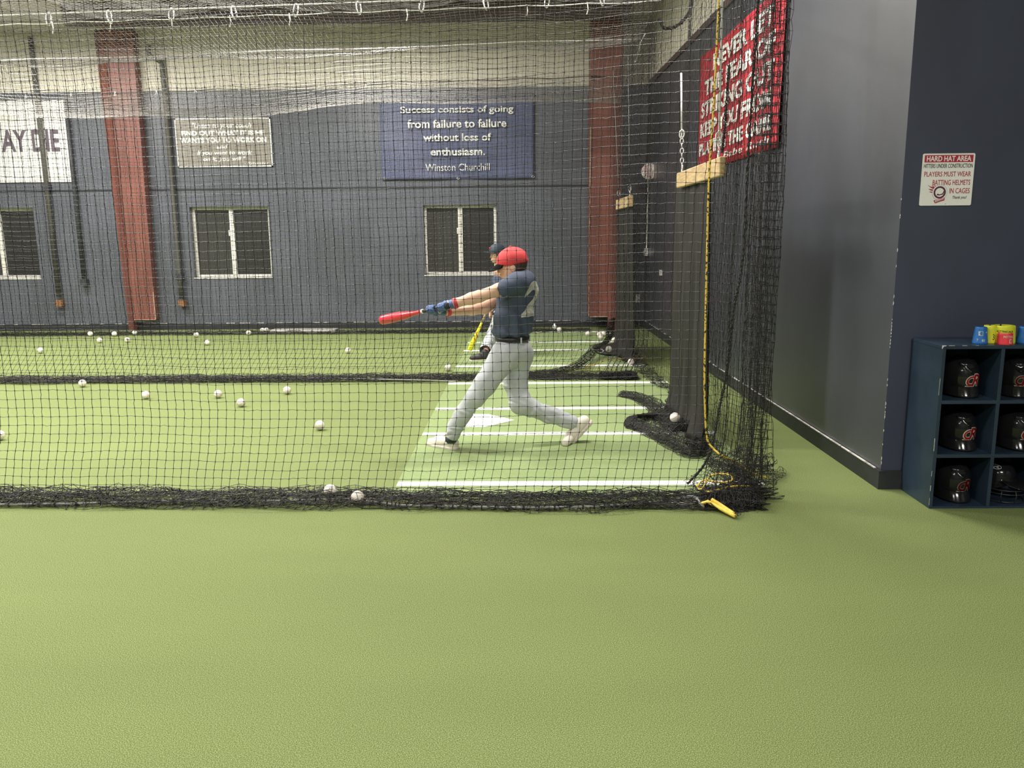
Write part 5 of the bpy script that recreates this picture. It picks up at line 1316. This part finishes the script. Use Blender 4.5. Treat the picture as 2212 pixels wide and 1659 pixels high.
# gloves round the bat
for c_, w_, flip, eb in ((c1, wL, 1, eL), (c2, wR, -1, eR)):
    f = Field(c_ - .11, c_ + .13, .0036)
    wv = w_ - c_
    grip_hand(f, c_, -bax if flip == 1 else -bax, wv, .013, flip, .92)
    e1 = unit(wv - bax * (wv @ bax))
    f.chain([c_ + e1 * .036, c_ + wv * .80, w_], [.029, .029, .031], k=.015)
    d_ = unit(eb - w_); f.plane(w_ + d_ * .008, d_)
    gl = f.build('batting_glove', 'glove_blue', bat_man)
    mb = MB(); mb.tube([w_ - d_ * .016, w_ - d_ * .004, w_ + d_ * .010], [.0350, .0365, .0350], 16); mb.build('cuff', 'glove_red', gl, smooth=True)
bat_root = thing('baseball_bat', 'red bat held out in both gloved hands of the swinging batter', 'bat', c1 - bax * .055)
bat_parts(bat_root, c1 - bax * .055, c1 + bax * .665, 'bat_red', 'bat_grip', .034)

# ------------------------------------------------------------------ the player waiting in the far cage
ky = 10.12
kid = thing('person', 'person in a navy cap and grey pants standing behind the batter in the far cage', 'person', (PY(1072, 760, ky)[0], ky, 0))
hc2 = PY(1074, 548, ky); HR2 = frame((-.86, -.48, -.10), (0, 0, 1)); fw2, lf2, up2 = HR2
nk2, ch2, wa2, pe2 = PY(1079, 578, ky), PY(1086, 615, ky), PY(1086, 650, ky), PY(1084, 680, ky)
KB = frame((-.86, -.48, 0), (0, 0, 1))
sN, eN, hN = ch2 + KB[1] * .15 + np.array([-.02, 0, .06]), PY(1066, 634, ky - .13), PY(1056, 662, ky - .12)
sF, eF, hF = ch2 - KB[1] * .15 + np.array([0, 0, .06]), ch2 - KB[1] * .19 + np.array([0, 0, -.14]), ch2 - KB[1] * .17 + KB[0] * .08 + np.array([0, 0, -.33])
l1 = [PY(1080, 690, ky - .05), PY(1064, 722, ky - .08), G(1047, 762, .09)]
l2 = [PY(1092, 690, ky + .08), PY(1098, 722, ky + .06), G(1100, 757, .09)]
f = Field((-1.0, 9.6, 0), (.25, 10.6, 1.5), .0085)
head_into(f, hc2, HR2, .92)
f.chain([hc2 - up2 * .07 - fw2 * .015, nk2, nk2 - np.array([0, 0, .05])], [.046, .05, .07], k=.03)
f.ell(ch2, (.085, .135, .13), KB, k=.03); f.ell(wa2, (.08, .11, .10), KB, k=.04); f.ell(pe2, (.09, .115, .09), KB, k=.04)
f.chain([sN, eN, hN], [.045, .037, .027], k=.02); f.chain([sF, eF, hF, hF - np.array([0, 0, .07])], [.045, .037, .027, .03], k=.02)
for l in (l1, l2): f.chain(l, [.075, .05, .035], k=.03)
bdir = unit(PY(1014, 757, 9.98) - hN)
grip_hand(f, hN, bdir, np.array([.3, 0, .9]), .013, 1, .9)
f.build('body', 'skin', kid); eyes(kid, hc2, HR2, .92)
f = Field(hc2 - .25, hc2 + .2, .007)
f.ell(hc2 - fw2 * .014 + up2 * .012, (.092, .084, .095), HR2, k=.01); f.ell(hc2 - fw2 * .045 - up2 * .07, (.045, .075, .09), HR2, k=.03)
for q in (-1, 1): f.ell(hc2 + fw2 * .02 + lf2 * q * .070 - up2 * .05, (.03, .016, .075), HR2, k=.02)
f.carve(hc2 + fw2 * .075 - up2 * .03, (.07, .062, .10), HR2, k=.01)
f.build('hair', 'hair', kid)
cc2 = hc2 + up2 * .030
f = Field(cc2 - .2, cc2 + .2, .006); f.ell(cc2 + up2 * .005, (.104, .088, .090), HR2, k=.01); f.plane(cc2 - up2 * .012, -up2)
cp = f.build('cap', 'cap_navy', kid)
mb = MB(); rows = []
for i in range(6):
    v = i / 5; rows.append([cc2 + fw2 * (.052 + (.046 + .078 * v) * math.cos(a)) + lf2 * (.078 * math.sin(a)) + up2 * (.002 + .004 * v - .022 * math.sin(a) ** 2) for a in np.linspace(-1.45, 1.45, 13)])
mb.grid(np.array(rows), up2 * .006); mb.build('brim', 'cap_navy', cp, smooth=True)
mb = MB(); p = cc2 + fw2 * .088 + up2 * .048; mb.tube([p - lf2 * .022 - fw2 * .004, p + fw2 * .004, p + lf2 * .022 - fw2 * .004], .010, 7); mb.build('cap_badge', 'cap_red', cp, smooth=True)
f = Field((-.6, 9.6, .45), (.25, 10.6, 1.25), .0085)
f.ell(ch2, (.105, .16, .14), KB, k=.03); f.ell(wa2, (.10, .135, .12), KB, k=.05); f.chain([sN, sN + (eN - sN) * .6], [.062, .052], k=.02); f.chain([sF, sF + (eF - sF) * .6], [.062, .052], k=.02)
f.plane(pe2 + np.array([0, 0, -.0]), (0, 0, -1)); f.carve(nk2 + up2 * .04, (.055, .055, .05), HR2, k=.01)
f.ripple(lambda P: .004 * np.sin(60 * P[..., 0] + 14 * np.sin(8 * P[..., 2])))
f.build('jersey', 'jersey', kid)
f = Field((-.8, 9.6, .0), (.25, 10.6, .85), .0085)
f.ell(pe2, (.108, .132, .09), KB, k=.04)
for l in (l1, l2): f.chain([l[0], l[1], l[2] + np.array([0, 0, .02])], [.095, .068, .066], k=.03)
f.plane((0, 0, .075), (0, 0, -1)); f.plane(pe2 + np.array([0, 0, .05]), (0, 0, 1))
f.ripple(lambda P: .0045 * np.sin(80 * P[..., 2] + 20 * P[..., 0] + 5 * np.sin(20 * P[..., 1])))
f.build('pants', 'pants', kid)
mb = MB(); mb.grid(np.array([[pe2 + KB[0] * .113 * r_ * math.cos(a) + KB[1] * .137 * r_ * math.sin(a) + np.array([0, 0, dz]) for a in np.linspace(0, 2 * PI, 30)] for dz, r_ in ((.0, 1), (.0, 1.04), (.035, 1.04), (.035, 1))])); mb.build('belt', 'belt', kid, smooth=True)
for h_, d_ in ((l1[2], np.array([-.95, -.30, 0])), (l2[2], np.array([-.75, -.66, 0]))):
    h0 = np.array([h_[0] + .02, h_[1], 0]); f = Field(h0 - .22, h0 + .22, .006); d_ = unit(d_)
    f.chain([h0 + np.array([0, 0, .045]), h0 + d_ * .09 + np.array([0, 0, .04]), h0 + d_ * .17 + np.array([0, 0, .03])], [.042, .043, .034], k=.02); f.cap(h0 + np.array([0, 0, .05]), h_ + np.array([0, 0, .0]), .042, .044, k=.02)
    f.plane((0, 0, .014), (0, 0, -1)); so = f.build('shoe', 'shoe_black', kid)
    f = Field(h0 - .22, h0 + .22, .006); f.chain([h0 + np.array([0, 0, .02]), h0 + d_ * .09 + np.array([0, 0, .02]), h0 + d_ * .175 + np.array([0, 0, .02])], [.045, .046, .036], k=.02); f.plane((0, 0, .018), (0, 0, 1)); f.plane((0, 0, .001), (0, 0, -1)); f.build('sole', 'sole', so)
kb = thing('baseball_bat', 'yellow bat pointing down from the hand of the second player', 'bat', hN - bdir * .05)
bat_parts(kb, hN - bdir * .05, PY(1014, 757, 9.98), 'bat_yellow', 'grip_tan', .031, ring=False)
mb = MB(); tip = PY(1014, 757, 9.98); a1 = unit(np.cross(bdir, np.array([0, 1, 0]))); a2 = np.cross(bdir, a1)
for k in range(3):
    t0 = .05 + .07 * k; mb.tube([tip - bdir * (t0 + .05 * q) + .0305 * (math.cos(-1.0 + 2.2 * q + .6 * k) * a1 - math.sin(-1.0 + 2.2 * q + .6 * k) * a2 * -1) for q in np.linspace(0, 1, 8)], .004, 5)
mb.build('graphic', 'letter_red', kb, smooth=True)
